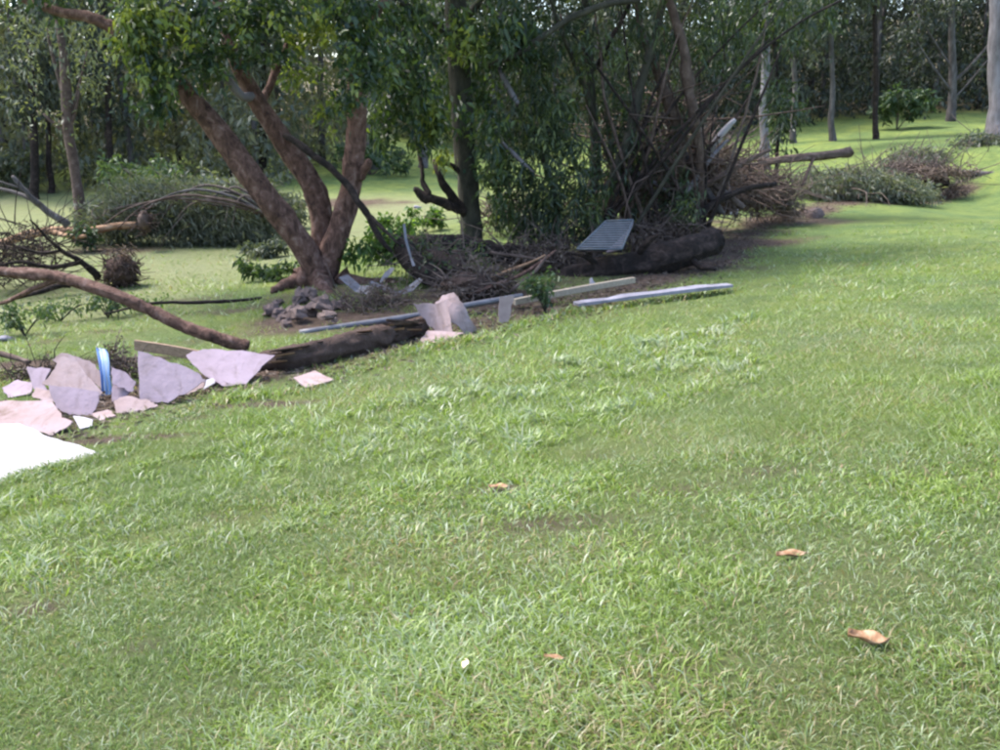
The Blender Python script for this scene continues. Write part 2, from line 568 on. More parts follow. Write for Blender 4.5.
def dist_poly(x, y, poly):
    best = np.full(x.shape, 1e9)
    for a, b in zip(poly[:-1], poly[1:]):
        ab = b - a
        t = np.clip(((x - a[0]) * ab[0] + (y - a[1]) * ab[1]) / (ab @ ab), 0, 1)
        best = np.minimum(best, np.hypot(x - a[0] - t * ab[0], y - a[1] - t * ab[1]))
    return best

_blobs = []      # bare soil patches: centre, radii along x / y, strength
for u, v, rx, ry, s in [(130, 440, .9, .16, .8), (250, 406, .8, .16, .85), (190, 420, .5, .14, .75), (350, 368, 1.1, .3, .5), (320, 292, 1.6, .9, .6), (500, 300, 2.2, 2.2, .75), (620, 262, 3.0, 2.6, .75),
                        (735, 243, 2.2, 1.0, .85), (780, 222, 2.4, 1.6, .7), (345, 203, 3.2, 1.8, .8), (110, 250, 1.8, 1.4, .65), (60, 340, 1.5, .35, .4), (280, 330, 1.5, .8, .7), (200, 300, 1.3, .4, .45),
                        (250, 235, 5.0, .35, .45), (690, 230, 2.5, 2.5, .7), (900, 195, 3, .8, .5),
                        (330, 318, 1.8, .7, .85), (410, 328, 1.2, .5, .8), (60, 365, 1.3, .4, .85), (130, 362, .8, .3, .8), (200, 312, 1.6, .45, .6), (90, 332, 2.2, .2, .5), (465, 468, 0.389, 0.278, 0.52), (500, 492, 0.222, 0.167, 0.66), (545, 525, 0.584, 0.278, 0.49), (640, 492, 0.557, 0.222, 0.48), (30, 612, 0.222, 0.14, 0.62), (450, 700, 0.167, 0.111, 0.46), (680, 690, 0.278, 0.14, 0.46), (610, 455, 0.418, 0.278, 0.41), (220, 520, 0.348, 0.222, 0.41), (330, 640, 0.222, 0.14, 0.41), (150, 650, 0.167, 0.111, 0.46), (880, 590, 0.222, 0.14, 0.37), (620, 560, 0.418, 0.167, 0.37), (270, 690, 0.167, 0.111, 0.41), (760, 470, 0.418, 0.222, 0.34)]:
    g = G(u, v)
    _blobs.append((g[0], g[1], rx, ry, s))

def dirt_at(x, y):
    d = np.zeros(x.shape)
    dl = dist_poly(x, y, FLOOD)
    d = np.maximum(d, .72 * np.exp(-(dl / .75) ** 2))
    for bx, by, rx, ry, s in _blobs:
        d = np.maximum(d, s * np.exp(-((x - bx) / rx) ** 2 - ((y - by) / ry) ** 2))
    d = d + (vnoise(x, y, .5, 3) - .5) * .35 * (d > .05)
    d = np.maximum(d, np.clip((y - 52) / 10, 0, 1) * .6)         # leaf litter under the wood
    return np.clip(d, 0, 1)

tx = np.linspace(-3.62, 3.62, 420)
ty = np.concatenate([np.linspace(-1.6, 0, 50)[:-1], np.linspace(0, 3.62, 320)])
GX, GY = np.meshgrid(6 * np.sinh(tx), 8 * np.sinh(ty))
GZ = height(GX, GY)
near = np.exp(-np.hypot(GX, GY) / 30)
GZ = GZ + near * ((vnoise(GX, GY, .55, 1) - .5) * .035 + (vnoise(GX, GY, 1.7, 2) - .5) * .06)
nxg, nyg = GX.shape[1], GX.shape[0]
idx = np.arange(nxg * nyg).reshape(nyg, nxg)
quads = np.stack([idx[:-1, :-1], idx[:-1, 1:], idx[1:, 1:], idx[1:, :-1]], -1).reshape(-1, 4)
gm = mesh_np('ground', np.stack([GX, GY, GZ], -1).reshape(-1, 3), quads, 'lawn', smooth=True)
a = gm.attributes.new('dirt', 'FLOAT', 'POINT')
a.data.foreach_set('value', dirt_at(GX, GY).ravel().astype(np.float32))
a = gm.attributes.new('thatch', 'FLOAT', 'POINT')
th = np.clip(.75 * np.exp(-np.hypot(GX, GY) / 7.0) + .6 * (vnoise(GX, GY, .7, 14) - .5) * np.exp(-np.hypot(GX, GY) / 14), 0, 1)
a.data.foreach_set('value', th.ravel().astype(np.float32))
a = gm.attributes.new('low_pale', 'FLOAT', 'POINT')
low_pale = np.clip((-1.12 - GZ) / .18, 0, 1) * np.clip((45 - GY) / 8, 0, 1) * np.clip((GY - 9) / 5, 0, 1) * (.55 + .45 * vnoise(GX, GY, 2.2, 21))  # paler tone in patches on the low lawn
a.data.foreach_set('value', low_pale.ravel().astype(np.float32))
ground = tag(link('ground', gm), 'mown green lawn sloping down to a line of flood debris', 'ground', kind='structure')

def surf(x, y):
    x = np.asarray(x, float)
    y = np.asarray(y, float)
    z = height(x, y)
    nr = np.exp(-np.hypot(x, y) / 30)
    return z + nr * ((vnoise(x, y, .55, 1) - .5) * .035 + (vnoise(x, y, 1.7, 2) - .5) * .06)

# ------------------------------------------------------------------ grass blades
def grass_band(r0, r1, n, ln, wd, ang=1.05, xy=None, simple=False):
    r = r0 * (r1 / r0) ** rng.random(n)
    a = (rng.random(n) * 2 - 1) * ang + .0
    x, y = r * np.sin(a), r * np.cos(a)
    if xy is not None:
        x, y = xy
        r = np.hypot(x, y)
    dd = dirt_at(x, y)
    clump = vnoise(x, y, .16, 7) * .6 + vnoise(x, y, .45, 8) * .5
    bare = np.clip((vnoise(x, y, .7, 14) * .7 + vnoise(x, y, .25, 15) * .45 - .66) * 3.0, 0, .28)
    keep = (rng.random(n) > dd * (1.25 if xy is None else .5)) & (rng.random(n) < .55 + .5 * clump - bare) & (rng.random(n) > np.clip((r - 9) / 16, 0, 1) ** .7)
    x, y, r = x[keep], y[keep], r[keep]
    n = len(x)
    z = surf(x, y) - .004
    lush = np.clip((vnoise(x, y, .38, 9) * .55 + vnoise(x, y, 1.5, 10) * .6 - .36) * 2.2, 0, 1)
    az = rng.random(n) * 2 * math.pi
    lean = .5 + 1.3 * rng.random(n)
    ln = ln * (r / 2.8) ** .12
    wd = wd * (r / 2.8) ** .8
    L = ln * (.55 + .9 * rng.random(n)) * (.85 + .65 * lush)
    W = wd * (.5 + 1.0 * rng.random(n)) * (.75 + .7 * lush)
    d0 = np.stack([np.cos(az) * lean * .6, np.sin(az) * lean * .6, np.ones(n)], 1)
    d1 = np.stack([np.cos(az) * lean * 2, np.sin(az) * lean * 2, np.full(n, .55)], 1)
    d0, d1 = unit(d0), unit(d1)
    tw = rng.random(n) * 6.28
    side = np.stack([np.cos(tw), np.sin(tw), np.zeros(n)], 1)
    b = np.stack([x, y, z], 1)
    m = b + d0 * (L * .5)[:, None]
    t = m + d1 * (L * .55)[:, None]
    w = W[:, None] * .5
    if simple:
        v = np.stack([b - side * w, b + side * w, b + unit(d0 + d1) * L[:, None]], 1).reshape(-1, 3)
        f = np.arange(n * 3).reshape(-1, 3)
        k_ = 3
    else:
        k_ = 5
    if not simple:
      v = np.stack([b - side * w * .8, b + side * w * .8, m + side * w, m - side * w, t], 1).reshape(-1, 3)
      i = np.arange(n)[:, None] * 5
      f = np.concatenate([i + np.array([[0, 1, 2]]), i + np.array([[0, 2, 3]]), i + np.array([[3, 2, 4]])], 1).reshape(-1, 3)
    tint = .10 + .44 * lush + .36 * rng.random(n) * (1 - .5 * lush)
    u_ = rng.random(n)
    tint = np.where(u_ < .10 + .20 * np.clip(vnoise(x, y, .6, 16) * 1.8 - .6, 0, 1), .72 + .12 * rng.random(n), tint)       # bluish pale blades: sky reflection put into the tint
    dry = .06 + .36 * np.clip(vnoise(x, y, .8, 12) * 1.4 - .62, 0, 1)
    tint = np.where(u_ > 1 - dry, .88 + .12 * rng.random(n), tint)   # straw
    return v, f, np.repeat(np.clip(tint, 0, 1), k_)

gp = [grass_band(1.3, 5.4, 320000, .046, .0042), grass_band(5.0, 27, 560000, .060, .0034, simple=True)]
EDGE = np.array([G(u, v)[:2] for u, v in [(-60, 505), (0, 486), (60, 472), (112, 458), (160, 430), (210, 404), (300, 392), (380, 364), (430, 350), (480, 338), (560, 314), (600, 310), (660, 302), (735, 290)]])
ne = 9000
te = rng.random(ne) * (len(EDGE) - 1.001)
ie = te.astype(int)
qe = EDGE[ie] * (1 - (te - ie))[:, None] + EDGE[ie + 1] * (te - ie)[:, None] + rng.standard_normal((ne, 2)) * np.array([.10, .07])
gp.append(grass_band(1, 2, ne, .068, .0042, xy=(qe[:, 0], qe[:, 1])))      # longer grass along the wreckage
tf = rng.random((420, 2))
tu, tv = tf[:, 0] * 760 - 40, None
tpts = []
for a_, b_ in tf:
    u_t = a_ * 800 - 40
    v_t = 500 - .245 * (u_t + 40) + 12 + 130 * b_ ** 1.6 * (1 - .5 * a_)
    tpts.append(G(u_t, v_t)[:2])
tpts = np.array(tpts)
tq = np.repeat(tpts, 34, 0) + rng.standard_normal((420 * 34, 2)) * .05
gt = grass_band(1, 2, len(tq), .082, .0050, xy=(tq[:, 0], tq[:, 1]))
gp.append((gt[0], gt[1], np.clip(gt[2] + .12, 0, .84)))  # tufts tinted paler, the sky's glints painted into their colour
grass = foliage_obj('grass', None, 'grass', *gp)
tag(grass, 'short green lawn grass blades covering the sloping ground', 'grass')

# ------------------------------------------------------------------ the wood behind
def stem_path(x, y, h, lean=(0, 0), n=5, wob=.12):
    z0 = hz(x, y) - .1
    out = []
    for i in range(n):
        t = i / (n - 1)
        out.append((x + lean[0] * t * h + wob * random.uniform(-1, 1) * (i > 0), y + lean[1] * t * h + wob * random.uniform(-1, 1) * (i > 0), z0 + h * t))
    return out

vf, vt = [], MB()
NF = 168
for k in range(NF):
    x = -58 + 114 * ((k * 0.6180339887) % 1.0) + random.uniform(-.4, .4)
    edge = 40 if x < -8 else (54 if x < 12 else 55 + (x - 12) * .1)
    y = edge + (k / NF) ** 1.3 * 34
    h = random.uniform(12, 19) + 5 * k / NF
    z0 = hz(x, y)
    w = random.uniform(2.0, 3.6)
    cl = [((x + random.uniform(-1, 1), y, z0 + h * f), (w * random.uniform(.6, 1.1), w * random.uniform(.6, 1), h * .16), int(30 + 22 * random.random()))
          for f in (.18, .33, .5, .68, .86)]
    cl.append(((x, y, z0 + .9), (w * 1.2, w, 1.3), 30))
    mu = (.12 + .3 * random.random()) if x > 10 else ((.40 + .45 * random.random()) if x > -8 else (.55 + .42 * random.random()))
    vf.append(foliage(cl, 13, .36, .14, 1.3, (0, 0, -.7), mu, .16))
    vt.tube(stem_path(x, y, h * .9, (random.uniform(-.05, .05), 0)), (random.uniform(.10, .2), .05), 6, 2)
forest = foliage_obj('forest', None, 'leaf_forest', *vf)
tag(forest, 'dim grey green wood of gum trees closing off the background', 'forest')
ft = vt.build('trunks', 'bark_grey', forest, local=False)
ft['kind'] = 'stuff'

# single trees one can tell apart in front of the wood
def back_tree(name, label, u, v, d, px, h, bark, group=None, lean=0.0, leaf=None, mu=.4, crown_from=.45, limbs=(), n=34, wmul=1.0, flare=1.35, lf=.26):
    b = P(u, v, d)
    b[2] = hz(b[0], b[1])
    t = thing(name, label, 'tree', b, group)
    r = rpx(px, d)
    lean = lean - (u - 500) / F * math.sin(PITCH)
    m = MB()
    pth = [b + np.array([lean * z + .05 * math.sin(z * 1.7 + u), .03 * z, z]) for z in (-.15, .25, 1.2, 2.6, 4.2, h * .6, h * .85)]
    m.tube(pth, [r * flare * 1.15, r * flare, r * 1.05, r, r * .9, r * .6, r * .25], 10, 3)
    for a, lx, ly, lz, lr in limbs:
        p0 = b + np.array([lean * a, .03 * a, a])
        m.tube([p0, p0 + np.array([lx * .45, ly * .5, lz * .4]), p0 + np.array([lx, ly, lz])], [lr, lr * .75, lr * .35], 7, 3)
    m.build('trunk', bark, t)
    w = 1.9 * wmul
    cl = []
    for f in np.linspace(crown_from, 1, 6):
        z = h * f
        cl.append((b + np.array([lean * z + random.uniform(-1, 1) * w * .6, random.uniform(-.6, .9), z]), (w * random.uniform(.6, 1), w * .8, h * .09), n))
    for a, lx, ly, lz, lr in limbs:
        p0 = b + np.array([lean * a + lx, ly, a + lz])
        cl.append((p0, (.8, .7, .6), max(4, n // 4)))
    foliage_obj('crown', t, leaf or 'leaf_forest', foliage(cl, 14, lf, lf * .38, .9, (0, 0, -.8), mu, .18))
    return t

back_tree('gum_tree', 'slender pale gum tree with forked bare limbs above the fallen crown', 82, 243, 22.6, 10, 9, 'bark_tan', lean=-.12, leaf='leaf_olive', mu=.55, crown_from=.5, n=26, lf=.14,
          limbs=[(2.6, -.55, -.1, .55, .06), (2.8, .35, 0, .9, .05), (3.1, -.35, .2, 2.0, .07), (3.0, .55, .2, 1.6, .05)])
back_tree('gum_tree', 'smooth pale grey gum trunk cut by the right edge of the photo', 1001, 128, 36, 17, 16, 'bark_pale', lean=.01, crown_from=.55, n=50, mu=.45)
back_tree('gum_tree', 'tall pale trunk just right of the white splintered branch', 766, 146, 40, 8.5, 15, 'bark_pale', lean=.01, crown_from=.45)
back_tree('gum_tree', 'thin grey trunk second from the left on the far right lawn', 795, 134, 47, 5, 12, 'bark_grey', lean=.01, crown_from=.4)
back_tree('gum_tree', 'pale slim trunk standing between the grey trunk and the dark one', 832, 140, 46, 5, 14, 'bark_grey', lean=.01, crown_from=.4)
back_tree('gum_tree', 'thin dark brown trunk alone on the sunlit far lawn', 876, 138, 45.5, 5, 14, 'bark_dark', lean=.01, crown_from=.5, n=44)
back_tree('gum_tree', 'grey spreading tree with slanting bare limbs at the wood edge', 953, 122, 52, 7, 13, 'bark_grey', lean=.01, crown_from=.5, mu=.3,
          limbs=[(1.5, -3.0, -.5, 3.2, .10), (2.0, 2.2, -.3, 3.0, .10), (2.8, -2.2, .2, 2.8, .09), (1.2, 1.6, 0, 2.0, .07)])
back_tree('gum_tree', 'dark straight trunk seen between the left and middle stems of the big tree', 262, 168, 42, 8, 13, 'bark_dark', lean=-.01, crown_from=.4, mu=.4)
back_tree('gum_tree', 'pale stout trunk behind the right stem of the big tree', 372, 190, 44, 13, 13, 'bark_grey', crown_from=.35, mu=.5)
back_tree('gum_tree', 'dark trunk nearest the left edge, in the wood', 36, 200, 38, 7, 12, 'bark_dark', lean=-.05, crown_from=.35, mu=.3)
back_tree('gum_tree', 'dark trunk behind the slender pale gum tree on the left', 52, 203, 40, 5, 12, 'bark_dark', lean=-.05, crown_from=.35, mu=.55)
back_tree('gum_tree', 'dark trunk right of the slender pale gum tree, above the fallen crown', 112, 200, 40, 6, 12, 'bark_dark', lean=-.04, crown_from=.3, mu=.25)
back_tree('gum_tree', 'pale trunk low behind the second tree, left of its foliage', 422, 178, 45, 7, 12, 'bark_grey', crown_from=.3, mu=.4)

def shrub(label, u, v, d, w, h, mat='leaf_shrub', mu=.5, n=60, leaf=(.2, .09), group=None, name='shrub'):
    b = P(u, v, d)
    b[2] = hz(b[0], b[1])
    t = thing(name, label, 'shrub', b, group)
    m = MB()
    for k in range(5):
        q = b + np.array([random.uniform(-.5, .5) * w, random.uniform(-.3, .3) * w, h * random.uniform(.5, .85)])
        m.tube([b + np.array([0, 0, -.05]), (b + q) / 2 + np.array([.05, 0, .1]), q], (.035, .008), 5, 2)
    m.build('stems', 'dead_twig', t)
    cl = [(b + np.array([random.uniform(-.45, .45) * w, random.uniform(-.3, .3) * w, h * random.uniform(.3, .75)]), (w * .3, w * .3, h * .28), n // 5) for k in range(7)]
    foliage_obj('foliage', t, mat, foliage(cl, 14, leaf[0], leaf[1], .45, (0, 0, .1), mu, .15))
    return t

shrub('round pale green shrub left of the big tree, above the fallen crown', 150, 180, 34, 2.6, 2.4, mu=.55, n=90)
shrub('low grey green bush at the wood edge right of the fallen crown', 235, 222, 27, 3.0, 1.5, 'leaf_greygreen', .35, 90)
shrub('blue green shrub at the foot of the dark trunk on the far lawn', 897, 128, 50, 2.6, 2.2, 'leaf_shrub', .15, 80, (.3, .13))
shrub('dark bush low behind the right stem of the big tree', 372, 197, 42, 3.2, 1.3, 'leaf_shrub', .05, 70, (.26, .11))
shrub('grey scrub at the left edge of the wood', 8, 190, 40, 3.0, 2.2, 'leaf_greygreen', .1, 80, (.26, .11))

# ------------------------------------------------------------------ the three near trees
def limb(m, pl, ws, sides=9, step=4, rough=.07, relief=0.0):
    """limb through photo points (u, v, distance) with widths in photo pixels"""
    if sides >= 11:
        sides, step, relief = 26, 9, .16
    m.tube([P(*p) for p in pl], [rpx(w, p[2]) for w, p in zip(ws, pl)], sides, step, rough if sides < 20 else .012, relief=relief)

D = 14.8
base = G(322, 283)
main = thing('shade_tree', 'big tree with three leaning reddish stems from one flared base', 'tree', base)
m = MB()
limb(m, [(322, 292, D), (312, 262, D - .15), (290, 228, D - .3), (262, 192, D - .45), (232, 150, D - .5), (204, 114, D - .5), (170, 76, D - .4), (136, 47, D - .3), (112, 27, D - .2), (88, 17, D - .2), (60, 12, D), (27, 0, D + .2), (-20, -30, D + .4), (-70, -80, D + .5)],
     [32, 26, 25, 24.5, 22.4, 20.6, 17.2, 12.9, 12.0, 10.3, 8.6, 7.7, 6.0, 3.4], 12)
stem_l = m.build('stem', 'bark_red', main)
m = MB()
limb(m, [(322, 290, D + .25), (322, 255, D + .3), (322, 222, D + .35), (315, 192, D + .35), (296, 160, D + .35), (272, 125, D + .3), (252, 92, D + .3), (236, 60, D + .3), (222, 20, D + .5), (210, -40, D + .8), (195, -120, D + 1)],
     [28, 24, 23.5, 22.5, 21.5, 18.9, 16.3, 13.8, 11.2, 8.6, 4.3], 12)
stem_m = m.build('stem', 'bark_red', main)
m = MB()
limb(m, [(256, 100, D + .25), (238, 92, D), (214, 66, D - .2), (188, 38, D - .4), (165, 5, D - .5), (140, -40, D - .4)], [10.3, 7.7, 6.9, 6.0, 5.2, 3.4], 8)
m.build('branch', 'bark_pale', stem_m, base=main)
m = MB()
limb(m, [(262, 110, D + .4), (280, 60, D + .8), (300, 20, D + 1.1), (320, -40, D + 1.3)], [9.5, 6.9, 6.0, 3.4], 8)
m.build('branch', 'bark_red', stem_m, base=main)
m = MB()
limb(m, [(322, 290, D - .05), (329, 258, D), (341, 225, D + .05), (350, 190, D + .1), (355, 150, D + .1), (357, 110, D + .1), (356, 70, D), (352, 30, D), (348, -20, D + .1), (340, -100, D + .2)],
     [30, 25, 22, 20.5, 19.5, 18.5, 17, 15, 12, 6.5], 12)
stem_r = m.build('stem', 'bark_red', main)
m = MB()
limb(m, [(356, 178, D + .1), (364, 168, D - .05), (370, 160, D - .12)], [11.2, 8.6, 5.2], 8)
m.build('branch', 'bark_red', stem_r, base=main)
m = MB()
limb(m, [(354, 60, D), (375, 20, D - .3), (400, -30, D - .5)], [9.5, 6.9, 3.4], 8)
m.build('branch', 'bark_red', stem_r, base=main)
m = MB()
limb(m, [(352, 30, D), (320, -10, D - .5), (290, -60, D - 1)], [8.6, 6.0, 3.4], 8)
m.build('branch', 'bark_red', stem_r, base=main)
for pl, ws in [([(306, 276, D - .1), (290, 284, D - .3), (272, 293, D - .6)], [24, 14, 4]), ([(338, 276, D - .1), (360, 283, D - .2), (392, 285, D), (415, 284, D + .3)], [26, 14, 9, 4]),
               ([(322, 276, D - .15), (324, 288, D - .55), (330, 298, D - 1.1)], [30, 18, 5])]:
    m = MB()
    limb(m, pl, ws, 8)
    m.build('root', 'bark_red', main)
# hanging dead limb on the middle stem
m = MB()
limb(m, [(284, 135, D + .15), (305, 150, D - .1), (330, 168, D - .2), (350, 190, D - .3), (366, 212, D - .4), (380, 236, D - .45), (392, 252, D - .5)], [6, 7, 7, 7, 7, 6, 4], 7)
limb(m, [(366, 212, D - .4), (380, 226, D - .6), (401, 246, D - .9)], [4, 4, 2], 6)
m.build('dead_limb', 'bark_dark', stem_m, base=main)
cl = [cpx(135, 30, D - 1.2, 16, 30, 18), cpx(160, 62, D - 1, 32, 34, 36), cpx(168, 16, D - .6, 40, 22, 40), cpx(235, 14, D - .5, 56, 20, 56), cpx(205, 62, D - .9, 30, 20, 18), cpx(152, 98, D - 1.2, 20, 12, 10),
      cpx(348, 10, D - .9, 30, 24, 34), cpx(352, 50, D - 1.1, 20, 34, 26), cpx(375, 60, D - .8, 20, 34, 20), cpx(300, 0, D - .4, 40, 10, 14), cpx(280, 52, D - .3, 20, 12, 6), cpx(350, 95, D - .9, 14, 16, 8), cpx(240, 45, D - .6, 26, 12, 10)]
fo = [foliage(cl, 18, .115, .062, .42, (0, 0, -.9), .42, .24)]
fo.append(foliage([cpx(132, 26, D - 1.4, 11, 24, 30), cpx(150, 70, D - 1.5, 22, 26, 6), cpx(310, 28, D + .9, 30, 20, 40), cpx(210, 20, D - 1.2, 60, 20, 8), cpx(140, 8, D - 1.2, 20, 10, 14), cpx(300, 70, D + 1.0, 18, 12, 10), cpx(330, 110, D + .6, 12, 16, 8)], 16, .11, .06, .38, (0, 0, -.7), .88, .12))  # yellow-green clumps: sunlit look put into the leaf tint
cl = [(base + np.array([dx, dy, dz]), (1.5, 1.5, 1.0), 60) for dx, dy, dz in [(-3.5, -.3, 5.2), (-2, 1, 6.2), (-1.6, -1.2, 5.6), (0, .2, 6.6), (.6, -.8, 5.4), (1.4, .6, 6.0), (-.4, 1.2, 7.4), (-4.6, .5, 5.0), (-2.8, 0, 7.2)]]
fo.append(foliage(cl, 15, .15, .08, .5, (0, 0, -.6), .4, .2))
foliage_obj('crown', main, 'leaf_main', *fo)

# second tree
D2 = 17.2
b2 = G(473, 262)
t2 = thing('gum_tree', 'straight mossy trunk with drooping dark leaves, right of the big tree', 'tree', (P(473, 255, D2)[0], D2, hz(P(473, 255, D2)[0], D2)))
m = MB()
limb(m, [(474, 268, D2), (472, 240, D2), (469, 200, D2), (465, 150, D2), (461, 100, D2), (458, 50, D2), (455, 0, D2), (450, -70, D2 + .2), (440, -160, D2 + .5)], [30, 22, 20, 20, 21, 21, 20, 16, 8], 11)
m.build('trunk', 'bark_green', t2)
m = MB()
limb(m, [(466, 216, D2 - .05), (446, 206, D2 - .3), (428, 198, D2 - .4), (414, 189, D2 - .4)], [10, 11, 11, 6], 8)
limb(m, [(428, 198, D2 - .4), (423, 180, D2 - .3), (421, 160, D2 - .2), (412, 125, D2)], [7, 5, 4, 3], 7)
limb(m, [(462, 208, D2 - .1), (450, 192, D2 - .3), (438, 174, D2 - .4), (434, 160, D2 - .3)], [9, 9, 7, 3], 8)
limb(m, [(464, 175, D2 - .1), (450, 165, D2 - .2), (438, 161, D2 - .3)], [6, 5, 3], 7)
m.build('dead_limb', 'bark_dark', t2)
m = MB()
limb(m, [(458, 45, D2), (430, 20, D2 - .6), (395, 0, D2 - 1.0), (360, -30, D2 - 1.2)], [9, 7, 6, 4], 8)
limb(m, [(458, 30, D2), (480, 0, D2 - .4), (510, -40, D2 - .8)], [8, 6, 4], 8)
m.build('limb', 'bark_green', t2)
cl = [cpx(400, 30, D2 - 1.2, 34, 38, 50), cpx(415, 85, D2 - 1, 26, 34, 44), cpx(385, 110, D2 - .9, 20, 30, 24), cpx(440, 40, D2 + .7, 34, 50, 60), cpx(485, 70, D2 + .5, 26, 56, 50), cpx(430, 125, D2 - .8, 18, 22, 20),
      cpx(500, 25, D2 - .6, 40, 28, 60), cpx(492, 140, D2 - .7, 18, 40, 30), cpx(440, 100, D2 + .8, 20, 30, 20), cpx(455, 20, D2 - .9, 14, 20, 8), cpx(462, 110, D2 - .8, 10, 16, 4), cpx(505, 175, D2 - .6, 18, 24, 20)]
fo = [foliage(cl, 15, .15, .06, .5, (0, 0, -1.3), .34, .2)]
fo.append(foliage([cpx(430, 122, D2 - 1.1, 13, 18, 12), cpx(445, 155, D2 - .5, 10, 10, 5), cpx(470, 40, D2 - 1.3, 20, 30, 10)], 12, .14, .065, .4, (0, 0, -1), .88, .1))
cl = [(np.array([t2.location[0] + dx, D2 + dy, 4.8 + dz]), (1.5, 1.5, 1.0), 80) for dx, dy, dz in [(-1.5, -.8, 0), (0, .5, .6), (1, -.6, .1), (-.3, -.4, 1.6), (.8, .8, 1.4), (0, 0, 2.6)]]
fo.append(foliage(cl, 14, .16, .065, .55, (0, 0, -1), .4, .2))
foliage_obj('crown', t2, 'leaf_main', *fo)

# third tree: a clump of thin stems with weeping leaves
D3 = 17.5
x3 = P(600, 240, D3)[0]
t3 = thing('weeping_tree', 'many stemmed weeping tree choked with debris in the middle of the heap', 'tree', (x3, D3, hz(x3, D3)))
for pl, ws, bk in [
    ([(596, 258, D3), (604, 222, D3), (614, 180, D3 - .1), (632, 120, D3 - .1), (648, 60, D3), (660, 10, D3 + .1), (672, -50, D3 + .3)], [14, 12, 11, 10, 9, 7, 4], 'bark_green'),
    ([(590, 258, D3 + .3), (592, 200, D3 + .3), (596, 140, D3 + .3), (590, 80, D3 + .4), (588, 20, D3 + .5), (584, -60, D3 + .6)], [14, 11, 10, 9, 8, 5], 'bark_green'),
    ([(702, 230, D3 + .5), (700, 160, D3 + .3), (691, 105, D3 + .1), (684, 60, D3), (674, 22, D3), (666, -20, D3 + .1)], [8, 9, 11, 11, 9, 7], 'bark_tan'),
    ([(690, 215, D3 + .6), (682, 150, D3 + .5), (666, 96, D3 + .4), (652, 62, D3 + .4), (640, 30, D3 + .5), (634, -20, D3 + .5)], [7, 9, 10, 8, 7, 4], 'bark_tan'),
    ([(586, 240, D3 - .3), (640, 178, D3 - .3), (690, 120, D3 - .2), (740, 70, D3), (800, 22, D3 + .3), (860, -8, D3 + .5)], [5, 4, 3.4, 3, 2.4, 1.6], 'bark_dark'),
    ([(600, 245, D3 - .2), (640, 160, D3 - .1), (670, 110, D3), (710, 60, D3 + .2), (770, 0, D3 + .5)], [5, 4, 3, 2.4, 1.8], 'bark_dark'),
    ([(592, 70, D3 + .4), (610, 42, D3 + .2), (622, 20, D3 + .2), (640, -15, D3 + .2)], [5, 5, 4, 3], 'bark_dark'),
    ([(596, 120, D3 + .3), (578, 70, D3 - .2), (560, 30, D3 - .4), (548, -10, D3 - .5)], [6, 5, 4, 3], 'bark_green'),
    ([(640, 0, D3 - .6), (600, 6, D3 - .7), (560, 22, D3 - .9), (527, 48, D3 - 1), (505, 60, D3 - 1.1), (486, 66, D3 - 1.1)], [6, 6, 6, 6, 6, 4], 'bark_green'),
    ([(560, 250, D3 - .5), (556, 200, D3 - .5), (540, 150, D3 - .5), (528, 110, D3 - .4)], [8, 6, 5, 3], 'bark_green'),
]:
    m = MB()
    limb(m, pl, ws, 8)
    m.build('stem', bk, t3)
for k in range(22):
    u0, u1 = random.uniform(575, 715), random.uniform(530, 790)
    v1 = random.uniform(-10, 120)
    dd = D3 + random.uniform(-.5, .9)
    m = MB()
    w = random.uniform(2, 5)
    limb(m, [(u0, 240, dd), (u0 * .6 + u1 * .4 + random.uniform(-8, 8), 240 * .6 + v1 * .4, dd - .1), (u0 * .25 + u1 * .75 + random.uniform(-8, 8), 240 * .25 + v1 * .75, dd), (u1, v1, dd + .2)], [w, w * .85, w * .65, w * .35], 6)
    m.build('stem', random.choice(['bark_green', 'bark_dark', 'bark_tan', 'dead_twig']), t3)
cl = [cpx(545, 120, D3 - .7, 40, 40, 80), cpx(560, 175, D3 - .7, 50, 34, 90), cpx(520, 200, D3 - .5, 30, 22, 30), cpx(530, 60, D3 - .2, 40, 30, 50), cpx(610, 90, D3 + .3, 40, 40, 50), cpx(620, 150, D3 + .3, 40, 40, 60), cpx(660, 175, D3 + .2, 30, 34, 20),
      cpx(570, 215, D3 - .6, 50, 22, 60), cpx(640, 215, D3 + .1, 40, 22, 14), cpx(685, 205, D3 - .3, 16, 30, 24), cpx(560, 30, D3, 50, 24, 60), cpx(640, 30, D3 + .5, 40, 28, 46), cpx(705, 40, D3 + .8, 44, 30, 46), cpx(670, 120, D3 + .9, 30, 40, 30), cpx(535, 225, D3 - .4, 30, 16, 24)]
fo = [foliage(cl, 16, .17, .034, .55, (0, 0, -1.6), .38, .2)]
fo.append(foliage([cpx(575, 195, D3 - .9, 40, 30, 16), cpx(690, 215, D3 - .5, 10, 20, 10), cpx(545, 110, D3 - .9, 30, 40, 24), cpx(500, 160, D3 - 1, 20, 30, 10), cpx(600, 40, D3 - .3, 30, 30, 12)], 14, .15, .04, .45, (0, 0, -1.2), .9, .1))
cl = [(np.array([x3 + dx, D3 + dy, 4.4 + dz]), (1.4, 1.4, 1.0), 80) for dx, dy, dz in [(-1.5, -.4, 0), (0, .5, .4), (1.2, -.4, .2), (2.4, .4, .1), (.4, 0, 1.4), (1.6, .6, 1.3)]]
fo.append(foliage(cl, 15, .18, .04, .6, (0, 0, -1.2), .4, .2))
foliage_obj('crown', t3, 'leaf_weep', *fo)

